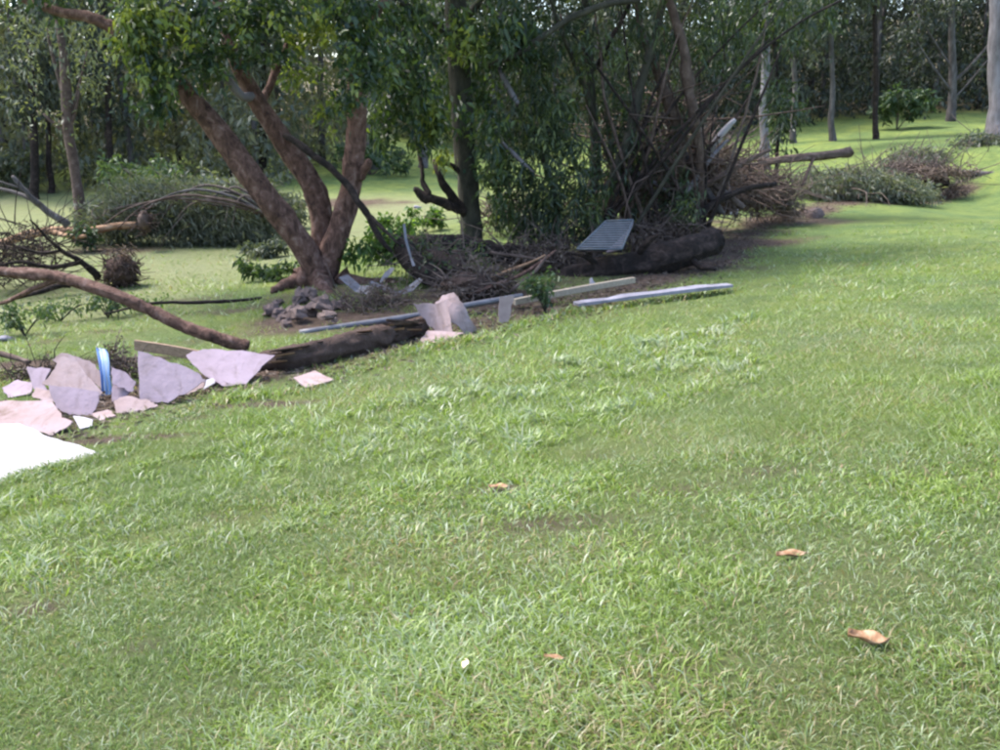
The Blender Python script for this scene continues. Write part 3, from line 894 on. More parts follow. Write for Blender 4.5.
# leafy bough hanging into the picture on the right of the heap, from a thin tree behind
D4 = 24
x4 = P(742, 190, D4)[0]
t4 = thing('sapling', 'thin sapling hung with dark leaves in front of the far right lawn', 'sapling', (P(776, 190, D4)[0], D4, hz(P(776, 190, D4)[0], D4)))
m = MB()
limb(m, [(776, 190, D4), (777, 160, D4), (779, 130, D4), (778, 90, D4), (774, 40, D4 + .1), (768, -10, D4 + .2), (760, -60, D4 + .3)], [4, 4, 4, 4, 4, 3, 2], 6)
m.build('trunk', 'bark_dark', t4)
foliage_obj('crown', t4, 'leaf_weep', foliage([cpx(780, 128, D4, 10, 26, 16), cpx(770, 90, D4, 18, 26, 20), cpx(795, 100, D4, 14, 20, 12), cpx(765, 30, D4, 40, 30, 60), cpx(810, 12, D4, 30, 22, 40), cpx(730, 15, D4, 30, 20, 30), cpx(770, -40, D4, 60, 30, 80)], 12, .2, .06, .6, (0, 0, -1.4), .4, .2))

# ------------------------------------------------------------------ debris: boards, rails, sheets
def ground_normal(x, y, e=.15):
    dx = (hz(x + e, y) - hz(x - e, y)) / (2 * e)
    dy = (hz(x, y + e) - hz(x, y - e)) / (2 * e)
    return unit(np.array([-dx, -dy, 1.0]))

def slab(name, label, cat, pix, foot, normal, mat, thick=.012, lift=.0, curl=0.0, group=None, curl_dir=(1, 0, 0), cuts=5, chip=.012):
    """a flat broken board: outline seen at pix, in the plane through the ground point foot"""
    o = G(*foot) + np.array([0, 0, lift])
    n = unit(normal)
    out = []
    for k, (u, v) in enumerate(pix):
        a, b = (u, v), pix[(k + 1) % len(pix)]
        for j in range(cuts):
            t = j / cuts
            uu, vv = a[0] + (b[0] - a[0]) * t, a[1] + (b[1] - a[1]) * t
            r = ray(uu, vv)
            q = CAM + r * (n.dot(o - CAM) / n.dot(r))
            if j:
                q = q + unit(np.cross(n, ray(b[0], b[1]) - ray(a[0], a[1]))) * random.uniform(-chip, chip)
            out.append(q)
    out = np.array(out)
    c = out.mean(0)
    cd = unit(np.asarray(curl_dir, float))
    def bend(q):
        s = (q - c) @ cd
        return q - n * curl * .6 * s * s
    # rings inwards so that a curled sheet bends smoothly
    V, Fc = [], []
    N = len(out)
    rings = [1.0, .75, .5, .25]
    for side, off in ((0, thick / 2), (1, -thick / 2)):
        for s in rings:
            for q in out:
                V.append(bend(c + (q - c) * s) + n * off)
        V.append(bend(c) + n * off)
    per = N * len(rings) + 1
    for sd_ in (0, 1):
        o0 = sd_ * per
        for r_ in range(len(rings) - 1):
            for k in range(N):
                k2 = (k + 1) % N
                q = (o0 + r_ * N + k, o0 + r_ * N + k2, o0 + (r_ + 1) * N + k2, o0 + (r_ + 1) * N + k)
                Fc.append(q if sd_ == 0 else q[::-1])
        for k in range(N):
            q = (o0 + (len(rings) - 1) * N + k, o0 + (len(rings) - 1) * N + (k + 1) % N, o0 + per - 1)
            Fc.append(q if sd_ == 0 else q[::-1])
    for k in range(N):
        k2 = (k + 1) % N
        Fc.append((k, per + k, per + k2, k2))
    mb = MB()
    mb.add(V, Fc)
    ob = mb.build(name, mat, None, smooth=False)
    if curl:
        pass
    return tag(ob, label, cat, group)

SH = 'broken sheets on the flood line'
slab('broken_sheet', 'large bright white sheet lying on the grass at the left edge', 'sheet', [(-70, 425), (20, 424), (50, 438), (85, 448), (111, 455), (80, 462), (20, 476), (-20, 488), (-80, 500)], (0, 480), (.08, -.10, 1), 'white_board', .012, .03, .04, SH)
slab('broken_sheet', 'pink stained sheet lying flat behind the white sheet', 'sheet', [(-20, 402), (52, 400), (62, 418), (73, 422), (66, 428), (50, 436), (20, 425), (-20, 432)], (40, 434), (.05, -.35, 1), 'fibro_pink', .011, .05, .05, SH)
slab('broken_sheet', 'lilac sheet with a curved lower edge left of the blue striped cloth', 'sheet', [(49, 385), (99, 392), (97, 405), (92, 416), (70, 415), (56, 408)], (72, 416), (.05, -.75, .65), 'fibro', .011, .02, .1, SH)
slab('broken_sheet', 'big pinkish pointed sheet leaning left of the blue striped cloth', 'sheet', [(64, 356), (78, 363), (103, 393), (96, 397), (42, 384), (52, 372)], (74, 404), (-.05, -.7, .6), 'fibro_pink', .011, .05, .05, SH)
slab('broken_sheet', 'small lilac sheet corner sticking out at the far left of the pile', 'sheet', [(27, 367), (51, 369), (44, 384), (50, 393), (34, 389)], (45, 402), (-.1, -.7, .6), 'fibro', .011, .0, 0, SH)
slab('broken_sheet', 'grey pink sheet propped behind the pointed one, beside the cloth', 'sheet', [(52, 360), (62, 353), (90, 361), (102, 372), (104, 392), (80, 372)], (80, 396), (.1, -.7, .65), 'fibro_pink', .011, .05, 0, SH)
slab('broken_sheet', 'narrow lilac sheet just right of the blue striped cloth', 'sheet', [(112, 380), (134, 390), (126, 397), (112, 402)], (122, 403), (.1, -.7, .6), 'fibro', .011, .03, 0, SH)
slab('broken_sheet', 'low curved sheet lying between the cloth and the tall lilac sheet', 'sheet', [(114, 400), (128, 396), (150, 401), (158, 406), (140, 412), (115, 414)], (132, 413), (.0, -.6, .8), 'fibro_pink', .011, .02, .2, SH)
slab('broken_sheet', 'tall lilac sheet with a square left edge standing in the middle of the pile', 'sheet', [(138, 351), (165, 360), (192, 370), (206, 380), (196, 387), (168, 403), (140, 402)], (160, 406), (.0, -.8, .55), 'fibro', .011, .02, .03, SH)
slab('broken_sheet', 'pointed lilac sheet lying at the right end of the pile', 'sheet', [(186, 356), (193, 351), (212, 349), (250, 352), (275, 355), (262, 366), (246, 384), (222, 386), (205, 376)], (228, 388), (.05, -.6, .8), 'fibro', .011, .03, .06, SH)
slab('broken_sheet', 'small pinkish square of sheet alone on the grass below the rotten log', 'sheet', [(293, 378), (315, 371), (334, 380), (306, 388)], (312, 386), (.08, -.1, 1), 'fibro_pink', .011, .03, 0, SH)
slab('broken_sheet', 'little white scrap leaning between the two right lilac sheets', 'sheet', [(206, 380), (213, 378), (215, 383), (203, 390)], (206, 392), (.0, -.6, .8), 'white_board', .008, .02, 0, SH, cuts=2)
slab('broken_sheet', 'little white scrap lying beside the white sheet', 'sheet', [(73, 416), (93, 420), (92, 426), (80, 429)], (84, 430), (.05, -.3, 1), 'white_board', .008, .02, 0, SH, cuts=2)
slab('broken_sheet', 'upright fawn sheet of the curled pair below the grey pole', 'sheet', [(417, 304), (434, 304), (447, 300), (456, 332), (440, 334), (428, 324)], (440, 337), (-.35, -.9, .25), 'fibro_pink', .008, .02, -3.0, SH)
slab('broken_sheet', 'curled fawn sheet folded over the upright one', 'sheet', [(439, 301), (446, 292), (455, 291), (464, 306), (472, 319), (486, 329), (466, 333), (451, 321)], (468, 335), (.45, -.75, .5), 'fibro_pink', .008, .03, 2.6, SH, (.6, .3, -.7))
slab('broken_sheet', 'pinkish sheet lying flat in front of the curled pair', 'sheet', [(420, 340), (428, 331), (464, 333), (446, 340), (425, 346)], (436, 345), (.05, -.25, 1), 'fibro_pink', .011, .02, 0, SH)
slab('board_offcut', 'short mauve brown board standing right of the curled sheets', 'board', [(500, 297), (514, 296), (508, 322), (498, 323)], (502, 324), (.1, -.9, .3), 'plank_mauve', .03, .02)

slab('broken_sheet', 'pinkish sliver of sheet wedged under the pointed sheet left of the cloth', 'sheet', [(36, 386), (52, 392), (58, 402), (44, 402), (32, 396)], (46, 404), (0, -.5, .85), 'fibro_pink', .011, .02, .1, SH)
slab('broken_sheet', 'small beige corner of sheet leaning at the foot of the tall lilac sheet', 'sheet', [(176, 392), (190, 386), (206, 381), (203, 388), (188, 395)], (192, 396), (0, -.6, .8), 'fibro_pink', .011, .02, .1, SH)
slab('broken_sheet', 'flat beige scrap on the mud below the blue striped cloth', 'sheet', [(92, 414), (108, 410), (116, 416), (100, 421)], (104, 420), (.05, -.2, 1), 'fibro_pink', .009, .02, 0, SH, cuts=3)
slab('broken_sheet', 'small pale lilac sheet lying flat behind the pile at the left edge', 'sheet', [(2, 388), (18, 380), (34, 384), (30, 394), (8, 398)], (16, 399), (0, -.35, .95), 'fibro', .011, .02, .1, SH)
slab('broken_sheet', 'lilac sheet standing half hidden between the cloth and the tall sheet', 'sheet', [(111, 366), (122, 371), (136, 382), (132, 392), (112, 384)], (122, 404), (.15, -.7, .6), 'fibro', .011, .05, 0, SH)

def beam(name, label, cat, a, b, w, h, mat, tilt=0.0, bevel=.004, jag=0, group=None, roll=(0, 0, 1)):
    a, b = np.asarray(a, float), np.asarray(b, float)
    ax = (b - a) / 2
    up = unit(np.asarray(roll, float) - unit(ax) * np.dot(unit(ax), roll))
    sd_ = unit(np.cross(up, ax))
    mb = MB()
    n = 10
    V, Fc = [], []
    for i in range(n + 1):
        t = i / n
        c = a + (b - a) * t + up * .01 * math.sin(t * 3.1)
        j = jag * random.uniform(-1, 1)
        for sx, sy in ((-1, -1), (1, -1), (1, 1), (-1, 1)):
            V.append(c + sd_ * sx * w / 2 * (1 + j * .5) + up * sy * h / 2 * (1 + (j if sy > 0 else 0)))
    for i in range(n):
        for k in range(4):
            Fc.append((i * 4 + k, i * 4 + (k + 1) % 4, (i + 1) * 4 + (k + 1) % 4, (i + 1) * 4 + k))
    Fc.append((3, 2, 1, 0))
    Fc.append(tuple(n * 4 + k for k in range(4)))
    mb.add(V, Fc)
    o = mb.build(name, mat, None, smooth=False, bevel=bevel)
    return tag(o, label, cat, group)

beam('timber_plank', 'brown weathered plank on edge behind the tall lilac sheet', 'plank', P(135, 345, 9.9), P(204, 357, 9.6), .035, .12, 'plank_brown')
g0, g1 = G(520, 305), G(634, 285)
beam('timber_plank', 'pale cream timber plank propped at its right end', 'plank', P(514, 302, 12.2), P(634, 280, 13.4), .07, .085, 'plank_pale')
beam('white_rail', 'long ragged white rail lying on the grass edge below the dark log', 'rail', P(576, 304, 12.05), P(730, 285, 13.1), .17, .045, 'white_rail', jag=.6)
m = MB()
m.tube([P(300, 333, 11.0), P(350, 325.5, 11.3), P(420, 315, 11.6), P(470, 305, 12.0), P(522, 296, 12.4)], [.042] * 5, 10, 3, .01)
tag(m.build('metal_pole', 'grey_metal'), 'long dull grey pole lying across the debris above the rotten log', 'pole')

# bent metal strips by the tree foot
def strip(label, pl, w, mat='grey_metal', up=(0, -.5, 1), name='metal_strip', cat='metal strip', group='bent grey metal strips by the tree foot', thick=.006):
    p = np.array([P(*q) for q in pl])
    V, Fc = [], []
    tg = np.gradient(p, axis=0)
    for i in range(len(p)):
        s = unit(np.cross(unit(tg[i]), unit(np.asarray(up, float) + .3 * np.array([math.sin(i * 2.1), math.cos(i * 1.3), 0]))))
        n = unit(np.cross(s, tg[i]))
        ww = w * (1 + .25 * math.sin(i * 2.7))
        for a, b in ((-1, -1), (1, -1), (1, 1), (-1, 1)):
            V.append(p[i] + s * a * ww / 2 + n * b * thick / 2)
    for i in range(len(p) - 1):
        for k in range(4):
            Fc.append((i * 4 + k, i * 4 + (k + 1) % 4, i * 4 + 4 + (k + 1) % 4, i * 4 + 4 + k))
    Fc += [(3, 2, 1, 0), tuple((len(p) - 1) * 4 + k for k in range(4))]
    mb = MB()
    mb.add(V, Fc)
    return tag(mb.build(name, mat, None, smooth=False), label, cat, group)

strip('wide crumpled grey metal strip nearest the big tree foot', [(343, 276, 13.6), (350, 282, 13.5), (358, 289, 13.4), (372, 290, 13.3)], .17)
strip('long grey metal strip bent like a shallow V beside the tree foot', [(370, 282, 13.4), (385, 288, 13.3), (397, 294, 13.2), (410, 289, 13.3), (421, 279, 13.4)], .10)
strip('short grey metal strip standing above the V shaped one', [(380, 282, 13.6), (387, 274, 13.6), (393, 268, 13.7)], .09)
strip('pale splintered lath leaning against the dark fallen trunk', [(404, 224, 14.0), (406, 240, 13.9), (411, 258, 13.8), (414, 266, 13.7)], .04, 'grey_metal')
strip('flat grey scrap lying in the mud left of the curled sheets', [(390, 300, 13.0), (402, 306, 12.8), (412, 312, 12.6)], .14)

# blue striped cloth hung over the sheets
def cloth(name, label, cat, rows, mat, fold=.02, nx=10):
    V, Fc, UV = [], [], []
    ny = len(rows)
    for j, (l, r, d) in enumerate(rows):
        A, B = P(*l, d), P(*r, d)
        for i in range(nx + 1):
            t = i / nx
            q = A + (B - A) * t
            q = q + np.array([0, -1, .2]) * fold * math.sin(t * 14 + j * .5)
            V.append(q)
            UV.append((t, j / (ny - 1)))
    for j in range(ny - 1):
        for i in range(nx):
            a = j * (nx + 1) + i
            Fc.append((a, a + 1, a + nx + 2, a + nx + 1))
    mb = MB()
    mb.add(V, Fc)
    o = mb.build(name, mat)
    uv = o.data.uv_layers.new(name='UVMap')
    for lp in o.data.loops:
        uv.data[lp.index].uv = UV[lp.vertex_index]
    s = o.modifiers.new('thickness', 'SOLIDIFY')
    s.thickness = .006
    return tag(o, label, cat)

cloth('striped_cloth', 'narrow blue and white striped cloth hanging over the broken sheets', 'cloth',
      [((96, 348), (107, 350), 9.0), ((97, 352), (109, 354), 8.75), ((99, 362), (110, 363), 8.6), ((101, 375), (110, 376), 8.5), ((102, 390), (112, 390), 8.42), ((103, 402), (113, 403), 8.36), ((103, 413), (112, 405), 8.3)], 'stripe_cloth', .015)
cloth('white_rag', 'white rag draped over the end of the rotten log', 'rag',
      [((360, 331), (370, 330), 11.2), ((367, 330), (374, 331), 11.05), ((370, 336), (376, 335), 10.95), ((371, 343), (379, 342), 10.85), ((374, 350), (384, 348), 10.75)], 'cloth_white', .02)

# slatted rack
def rack():
    d = 15.0
    A, B, C, E = P(577, 249, 14.7), P(606, 221, 15.3), P(633, 220, 15.3), P(622, 249, 14.7)
    t = thing('slatted_rack', 'grey slatted metal rack tilted on top of the dark log', 'rack', (A + E) / 2)
    def bar(m, p, q, r):
        m.tube([p, q], [r, r], 6, 1, 0)
    m = MB()
    for p, q in ((A, B), (B, C), (C, E), (E, A)):
        bar(m, p, q, .018)
    m.build('frame', 'rack', t)
    n = 12
    nrm = unit(np.cross(B - A, E - A))
    if nrm[1] > 0:
        nrm = -nrm
    for k in range(1, n):
        f = k / n
        p, q = A + (B - A) * f, E + (C - E) * f
        m = MB()
        m.box((p + q) / 2, (q - p) / 2, unit(B - A) * .021, nrm * .006)
        m.build('slat', 'rack', t, smooth=False)
    m = MB()
    off = -nrm * .07
    m.add([A + off, B + off, C + off, E + off, A + off * 1.15, B + off * 1.15, C + off * 1.15, E + off * 1.15], [(0, 1, 2, 3), (7, 6, 5, 4), (0, 4, 5, 1), (1, 5, 6, 2), (2, 6, 7, 3), (3, 7, 4, 0)])
    m.build('tray', 'bark_dark', t, smooth=False)
    m = MB()
    dn = np.array([0, .02, -.14])
    m.add([E, C, C + dn * .6, E + dn * .35 + (A - E) * .35, E + nrm * .01], [(0, 1, 2, 3), (0, 3, 4)])
    o = m.build('side_panel', 'fibro', t, smooth=False)
    s = o.modifiers.new('thickness', 'SOLIDIFY')
    s.thickness = .01
rack()

# pale debris caught in the trees, splintered branch
tag(MB().tube([P(499, 68, 16.9), P(505, 82, 16.8), P(511, 92, 16.8), P(518, 104, 16.7)], [.04, .06, .06, .04], 6, 2, .04).build('splintered_board', 'bark_pale'), 'pale splintered board caught in the weeping leaves', 'board')
tag(MB().tube([P(502, 142, 16.4), P(512, 152, 16.4), P(524, 163, 16.3), P(534, 172, 16.3)], [.025, .04, .035, .02], 7, 3).build('broken_branch', 'bark_pale'), 'pale broken branch caught low in the weeping leaves', 'branch')
tag(MB().tube([P(706, 160, 18.3), P(714, 144, 18.1), P(723, 131, 18.0), P(735, 120, 17.9)], [.04, .07, .07, .04], 8, 3, .1).build('splintered_branch', 'white_board'), 'bright white splintered branch pointing up above the debris heap', 'branch')
slab('torn_sheet', 'pale torn sheet hung high in the weeping tree', 'sheet', [(592, 42), (606, 44), (622, 48), (618, 54), (600, 52)], (600, 238), (0, -1, .1), 'bark_pale', .01, cuts=3, chip=.03)

# ------------------------------------------------------------------ logs and fallen timber
def log(name, label, cat, pl, ws, bark, end='split_wood', group=None, sides=12, rough=.1, extra=()):
    pl = [q if len(q) == 3 else (q[0], q[1], G(q[0], q[1] + w * .45)[1]) for q, w in zip(pl, ws)]
    p = [P(*q) for q in pl]
    lo = np.mean(p, 0)
    lo[2] = min(q[2] for q in p)
    t = thing(name, label, cat, lo, group)
    m = MB()
    if sides >= 10:
        m.tube(p, [rpx(w, q[2]) for w, q in zip(ws, pl)], 26, 9, .012, relief=.30)
    else:
        m.tube(p, [rpx(w, q[2]) for w, q in zip(ws, pl)], sides, 4, rough)
    for el, ew in extra:
        m.tube([P(*q) for q in el], [rpx(w, q[2]) for w, q in zip(ew, el)], 7, 3, rough)
    m.build('bark', bark, t)
    for i, j in ((0, 1), (-1, -2)):
        dr = unit(p[i] - p[j])
        r = rpx(ws[i], pl[i][2])
        c = p[i]
        e = MB()
        e.tube([c - dr * .01, c + dr * r * .1], [r * .82, r * .74], 10, 1, .1)
        e.build('cut_end', end, t)
    return t

log('fallen_log', 'thick dark log under the slatted rack', 'log', [(548, 283, 15.2), (575, 277, 15.2), (610, 270, 15.2), (650, 262, 15.3), (690, 250, 15.5), (717, 240, 15.8)], [14, 24, 27, 28, 28, 24], 'bark_dark', 'bark_tan', extra=[([(640, 256, 15.2), (648, 242, 15.0), (660, 234, 14.9)], [9, 6, 3]), ([(596, 268, 15.1), (586, 258, 14.9), (572, 254, 14.8)], [8, 5, 2]), ([(690, 258, 15.4), (704, 268, 15.1), (716, 270, 15.0)], [8, 6, 3])])
log('fallen_log', 'dark broken log jutting left from the brown root tangle', 'log', [(705, 208, 21), (720, 203, 21.2), (738, 197, 21.5), (760, 190, 22)], [20, 21, 20, 18], 'bark_dark', 'bark_dark')
log('fallen_log', 'grey fallen trunk propped up across the far right lawn', 'log', [(718, 190, 21.5), (742, 172, 22), (768, 162, 22.4), (800, 158, 22.8), (830, 155, 23), (850, 152, 23.2)], [5, 6, 7, 8, 8, 10], 'bark_tan', 'bark_tan',
    extra=[([(768, 162, 22.4), (752, 158, 22), (735, 160, 21.8)], [5, 3, 2]), ([(802, 186, 22.5), (808, 172, 22.6), (814, 158, 22.8)], [4, 4, 3])])
log('fallen_log', 'dark short log among the grey heap below the right hand gum', 'log', [(900, 176, 30), (920, 178, 29.8), (948, 184, 29.5)], [9, 11, 9], 'bark_dark', 'bark_dark')
log('fallen_log', 'thin fallen trunk reaching the right edge of the photo', 'log', [(930, 172, 31), (960, 173, 31), (1010, 176, 30.5), (1050, 178, 30)], [6, 6, 7, 7], 'bark_grey', 'bark_grey')
log('fallen_log', 'mossy dark log at the foot of the straight mossy trunk', 'log', [(395, 240, 15.6), (420, 248, 15.6), (450, 247, 15.9), (480, 250, 16.2), (520, 258, 16.2), (560, 266, 16)], [14, 26, 24, 20, 20, 16], 'bark_dark', 'bark_dark')
log('fallen_log', 'dark log sloping down towards the grey pole', 'log', [(398, 240, 14.9), (410, 258, 14.5), (428, 274, 14.2), (448, 286, 14.0)], [16, 22, 22, 14], 'bark_dark', 'bark_dark')
log('fallen_branch', 'long reddish fallen branch slanting down from the left edge', 'branch', [(-60, 268, 10.6), (0, 272, 10.6), (30, 274, 10.5), (58, 277, 10.4), (90, 286, 10.3), (120, 297, 10.2), (150, 310, 10.2), (185, 327, 10.15), (215, 337, 10.1), (248, 347, 10.1)],
    [10, 10, 11, 12, 12, 12, 12, 12, 13, 13], 'bark_red', 'bark_red', rough=.06, extra=[([(60, 278, 10.4), (40, 286, 10.5), (18, 296, 10.7), (-10, 306, 11)], [6, 5, 5, 3])])
log('fallen_branch', 'thin dark branch lying across the low lawn left of the big tree', 'branch', [(104, 314, 12.7), (135, 307, 13), (165, 303, 13.2), (200, 302, 13.4), (232, 302, 13.6), (262, 298, 13.8)], [2, 3, 3, 4, 4, 3], 'bark_dark', 'bark_dark', sides=7)
log('split_log', 'orange split log lying in front of the fallen crown', 'log', [(-10, 248, 21), (18, 238, 21), (50, 231, 21.2), (92, 230, 21.4), (118, 226, 21.6), (136, 225, 21.8)], [7, 8, 8, 7, 7, 6], 'split_wood', 'split_wood',
    extra=[([(50, 231, 21.2), (70, 236, 20.9), (86, 236, 20.7)], [6, 5, 3])])
log('fallen_branch', 'bare grey dead branch forked at the left edge', 'branch', [(68, 226, 19.6), (50, 212, 19.5), (34, 200, 19.4), (22, 188, 19.3), (12, 176, 19.3)], [8, 7, 6, 5, 3], 'bark_grey', 'bark_grey', sides=8,
    extra=[([(40, 204, 19.4), (20, 195, 19.5), (-6, 187, 19.6)], [5, 4, 3]), ([(22, 188, 19.3), (8, 184, 19.2), (-5, 180, 19.2)], [3, 2, 2])])
log('fallen_branch', 'dark forked branch of the uprooted bush behind the long red branch', 'branch', [(98, 278, 16), (80, 262, 15.8), (62, 250, 15.6), (46, 236, 15.4), (30, 220, 15.2)], [8, 6, 4, 3, 1.5], 'bark_dark', 'bark_dark', sides=7,
    extra=[([(80, 262, 15.8), (50, 268, 15.5), (20, 262, 15.3), (-8, 268, 15.2)], [5, 4, 3, 2]), ([(62, 250, 15.6), (40, 252, 15.4), (15, 246, 15.3)], [3, 3, 2]), ([(70, 285, 15.4), (40, 290, 15), (10, 300, 14.6)], [7, 5, 3])])
log('broken_branch', 'bare reddish stick lying left of the sheet pile', 'branch', [(-20, 352, 9.6), (10, 356, 9.5), (30, 362, 9.4)], [6, 6, 4], 'bark_tan', 'bark_tan', sides=7)
# rotten log by the sheets: bark slabs and orange crumbs
rl = log('rotten_log', 'long rotten dark log with orange crumbling wood by the sheet pile', 'log', [(262, 362), (290, 358), (320, 352), (350, 345), (385, 336), (422, 325)], [20, 27, 26, 26, 24, 18], 'root_soil', 'split_wood', rough=.12)
for k in range(64):
    t = random.random()
    u, v = 275 + 140 * t, 360 - 34 * t + random.uniform(-9, 4)
    d = G(u, 371 - 34 * t)[1] - .17
    c = P(u, v, d + random.uniform(-.06, .02))
    a = unit(np.array([1, .62 + random.uniform(-.35, .35), random.uniform(-.16, .16)])) * random.uniform(.03, .22)
    MB().box(c, a, unit(np.cross(a, (0, .5, 1))) * random.uniform(.01, .035), unit(np.array([0, -.4, 1])) * random.uniform(.004, .012)).build('wood_chunk', random.choice(['split_wood', 'bark_tan', 'bark_red', 'bark_dark', 'bark_dark']), rl, smooth=False)
for k, (pl, lab) in enumerate([([(440, 300, 13), (500, 275, 13.6), (545, 255, 14)], 'long orange stick at the left of the crossed sticks below the rack'), ([(468, 296, 13), (520, 275, 13.4), (556, 250, 14)], 'reddish stick in the middle of the crossed sticks below the rack'),
                               ([(510, 292, 13.2), (535, 272, 13.5), (546, 256, 13.8)], 'pale bent stick at the right of the crossed sticks below the rack'), ([(490, 252, 15), (520, 256, 15), (550, 262, 14.9)], 'pale stick lying along the mossy dark log')]):
    tag(MB().tube([P(*q) for q in pl], [.03, .028, .015], 7, 4).build('broken_stick', ['split_wood', 'bark_red', 'bark_tan', 'bark_tan'][k]), lab, 'stick', 'sticks in the middle of the debris')

# ------------------------------------------------------------------ tangles of twigs, root balls, fallen crowns
def tangle(mb, c, r, n, ln, rad, flat=.6, up=.2):
    for k in range(n):
        p = np.asarray(c) + unit(rng.standard_normal(3)) * np.asarray(r) * (rng.random() ** .4)
        d = unit(rng.standard_normal(3) * np.array([1, 1, flat]) + np.array([0, 0, up]))
        L = ln * (.5 + rng.random())
        q = p + d * L * .5 + rng.standard_normal(3) * L * .08
        e = p + d * L + rng.standard_normal(3) * L * .15
        rr = rad * (.4 + 1.0 * rng.random())
        mb.tube([p, q, e], [rr, rr * .8, rr * .35], 4, 2, 0, cap=False)

def heap(name, label, cat, u, v, d, ru, rv, twig=(80, .5, .008), leaf=None, bark='dead_twig', rd=None, core=None, group=None, cls=None, jit=1.0):
    c, r, _ = cpx(u, v, d, ru, rv, 0, rd)
    t = thing(name, label, cat, (c[0], c[1], hz(c[0], c[1])), group)
    m = MB()
    tangle(m, c, r, twig[0], twig[1], twig[2])
    o = m.build('twigs', bark, t)
    o['kind'] = 'stuff'
    if core:
        # uneven core of soil and roots
        mm = MB()
        V, Fc = [], []
        nu, nv = 16, 10
        for j in range(nv + 1):
            for i in range(nu):
                th_, ph = math.pi * j / nv, 2 * math.pi * i / nu
                q = np.array([math.sin(th_) * math.cos(ph), math.sin(th_) * math.sin(ph), math.cos(th_)])
                s = core[1] * (1 + .5 * mnoise.noise(Vector(q * 2.3 + np.array([u, v, 0]))))
                V.append(np.asarray(c) + q * np.asarray(r) * s)
        for j in range(nv):
            for i in range(nu):
                Fc.append((j * nu + i, (j + 1) * nu + i, (j + 1) * nu + (i + 1) % nu, j * nu + (i + 1) % nu))
        mm.add(V, Fc)
        mm.build('core', core[0], t)
    if leaf:
        cl = [(np.asarray(c) + rng.standard_normal(3) * np.asarray(r) * .45, np.asarray(r) * .5, leaf[1] // 6) for k in range(6)]
        if cls:
            cl = [cpx(a_, b_, d, e_, f_, leaf[1] // len(cls), rd) for a_, b_, e_, f_ in cls]
        foliage_obj('foliage', t, leaf[0], foliage(cl, 12, leaf[2], leaf[3], leaf[4], leaf[5] if len(leaf) > 5 else (0, 0, -.2), leaf[6] if len(leaf) > 6 else .5, .2, jit))
    return t

heap('root_ball', 'brown root ball of the uprooted bush behind the long red branch', 'root ball', 122, 271, 16.2, 20, 18, (240, .26, .014), ('leaf_dry', 60, .12, .03, .3, (0, 0, -.2), .6), 'root_soil', core=('root_soil', .8))
heap('fallen_treetop', 'big grey green crown of a fallen tree on the left lawn', 'fallen crown', 175, 212, 22.6, 92, 30, (70, 1.0, .012), ('leaf_greygreen', 2000, .20, .026, .9, (.85, -.1, -.5), .5), rd=.8, jit=.45, cls=[(100, 218, 22, 18), (125, 205, 28, 24), (150, 200, 28, 24), (178, 200, 30, 22), (205, 204, 30, 22), (228, 212, 28, 18), (252, 216, 20, 14), (165, 222, 60, 12), (215, 226, 50, 10)])
heap('fallen_treetop', 'grey green end of the fallen crown beside the big tree stem', 'fallen crown', 245, 205, 26, 38, 24, (60, .9, .012), ('leaf_greygreen', 620, .18, .04, .6, (.3, 0, -.6), .2), rd=1.0)
tt = [o for o in bpy.data.objects if o.name == 'fallen_treetop'][0]
for k in range(9):
    u1, v1 = 80 + 19 * k, 196 + 14 * abs(k - 3.5) / 3.5 + random.uniform(-8, 14)
    um, vm = (u1 + 272) / 2 - 8, min(v1, 205) - random.uniform(0, 22)
    d1 = 22.0 + random.uniform(-.5, .3)
    m = MB()
    limb(m, [(272, 220, 22.4), (um * .4 + 272 * .6, vm * .6 + 216 * .4, d1), (um, vm, d1), (u1 * .6 + um * .4, v1 * .5 + vm * .5 + 2, d1 - .1), (u1, v1 + 16, d1 - .1)], [4, 3, 2.4, 1.6, 1], 6)
    m.build('branch', random.choice(['dead_twig', 'bark_grey', 'bark_tan']), tt)
heap('broken_stump', 'brown torn stump standing in front of the fallen crown', 'stump', 145, 222, 21.2, 8, 15, (60, .25, .012), None, 'root_soil', core=('bark_tan', .7))
heap('leafy_clump', 'dark leafy clump on the split orange log', 'branch', 86, 238, 21, 11, 13, (30, .3, .008), ('leaf_shrub', 60, .13, .05, .3, (0, 0, 0), .05))
heap('twig_heap', 'dark heap of dead twigs at the left edge', 'twig heap', 18, 258, 16, 46, 32, (260, .9, .010), ('leaf_dry', 60, .09, .03, .3, (0, 0, -.2), .2), 'bark_dark')
heap('debris_heap', 'dark tangle of flood wrack jammed under the weeping tree', 'debris heap', 640, 205, 18.6, 62, 48, (420, .9, .011), ('leaf_dry', 260, .10, .03, .4, (0, 0, -.4), .22), rd=1.3)
heap('debris_heap', 'brown wrack of sticks right of the weeping tree stems', 'debris heap', 695, 172, 19.5, 36, 34, (420, 1.0, .013), ('leaf_dry', 190, .12, .035, .4, (0, 0, -.4), .7), rd=.9)
heap('branch_heap', 'high tangle of long broken branches leaning through the weeping tree', 'branch heap', 660, 165, 18.4, 66, 60, (230, 1.5, .017), ('leaf_dry', 90, .12, .035, .4, (0, 0, -.6), .5), 'bark_tan', rd=1.0)
bh = [o for o in bpy.data.objects if o.name == 'branch_heap'][0]
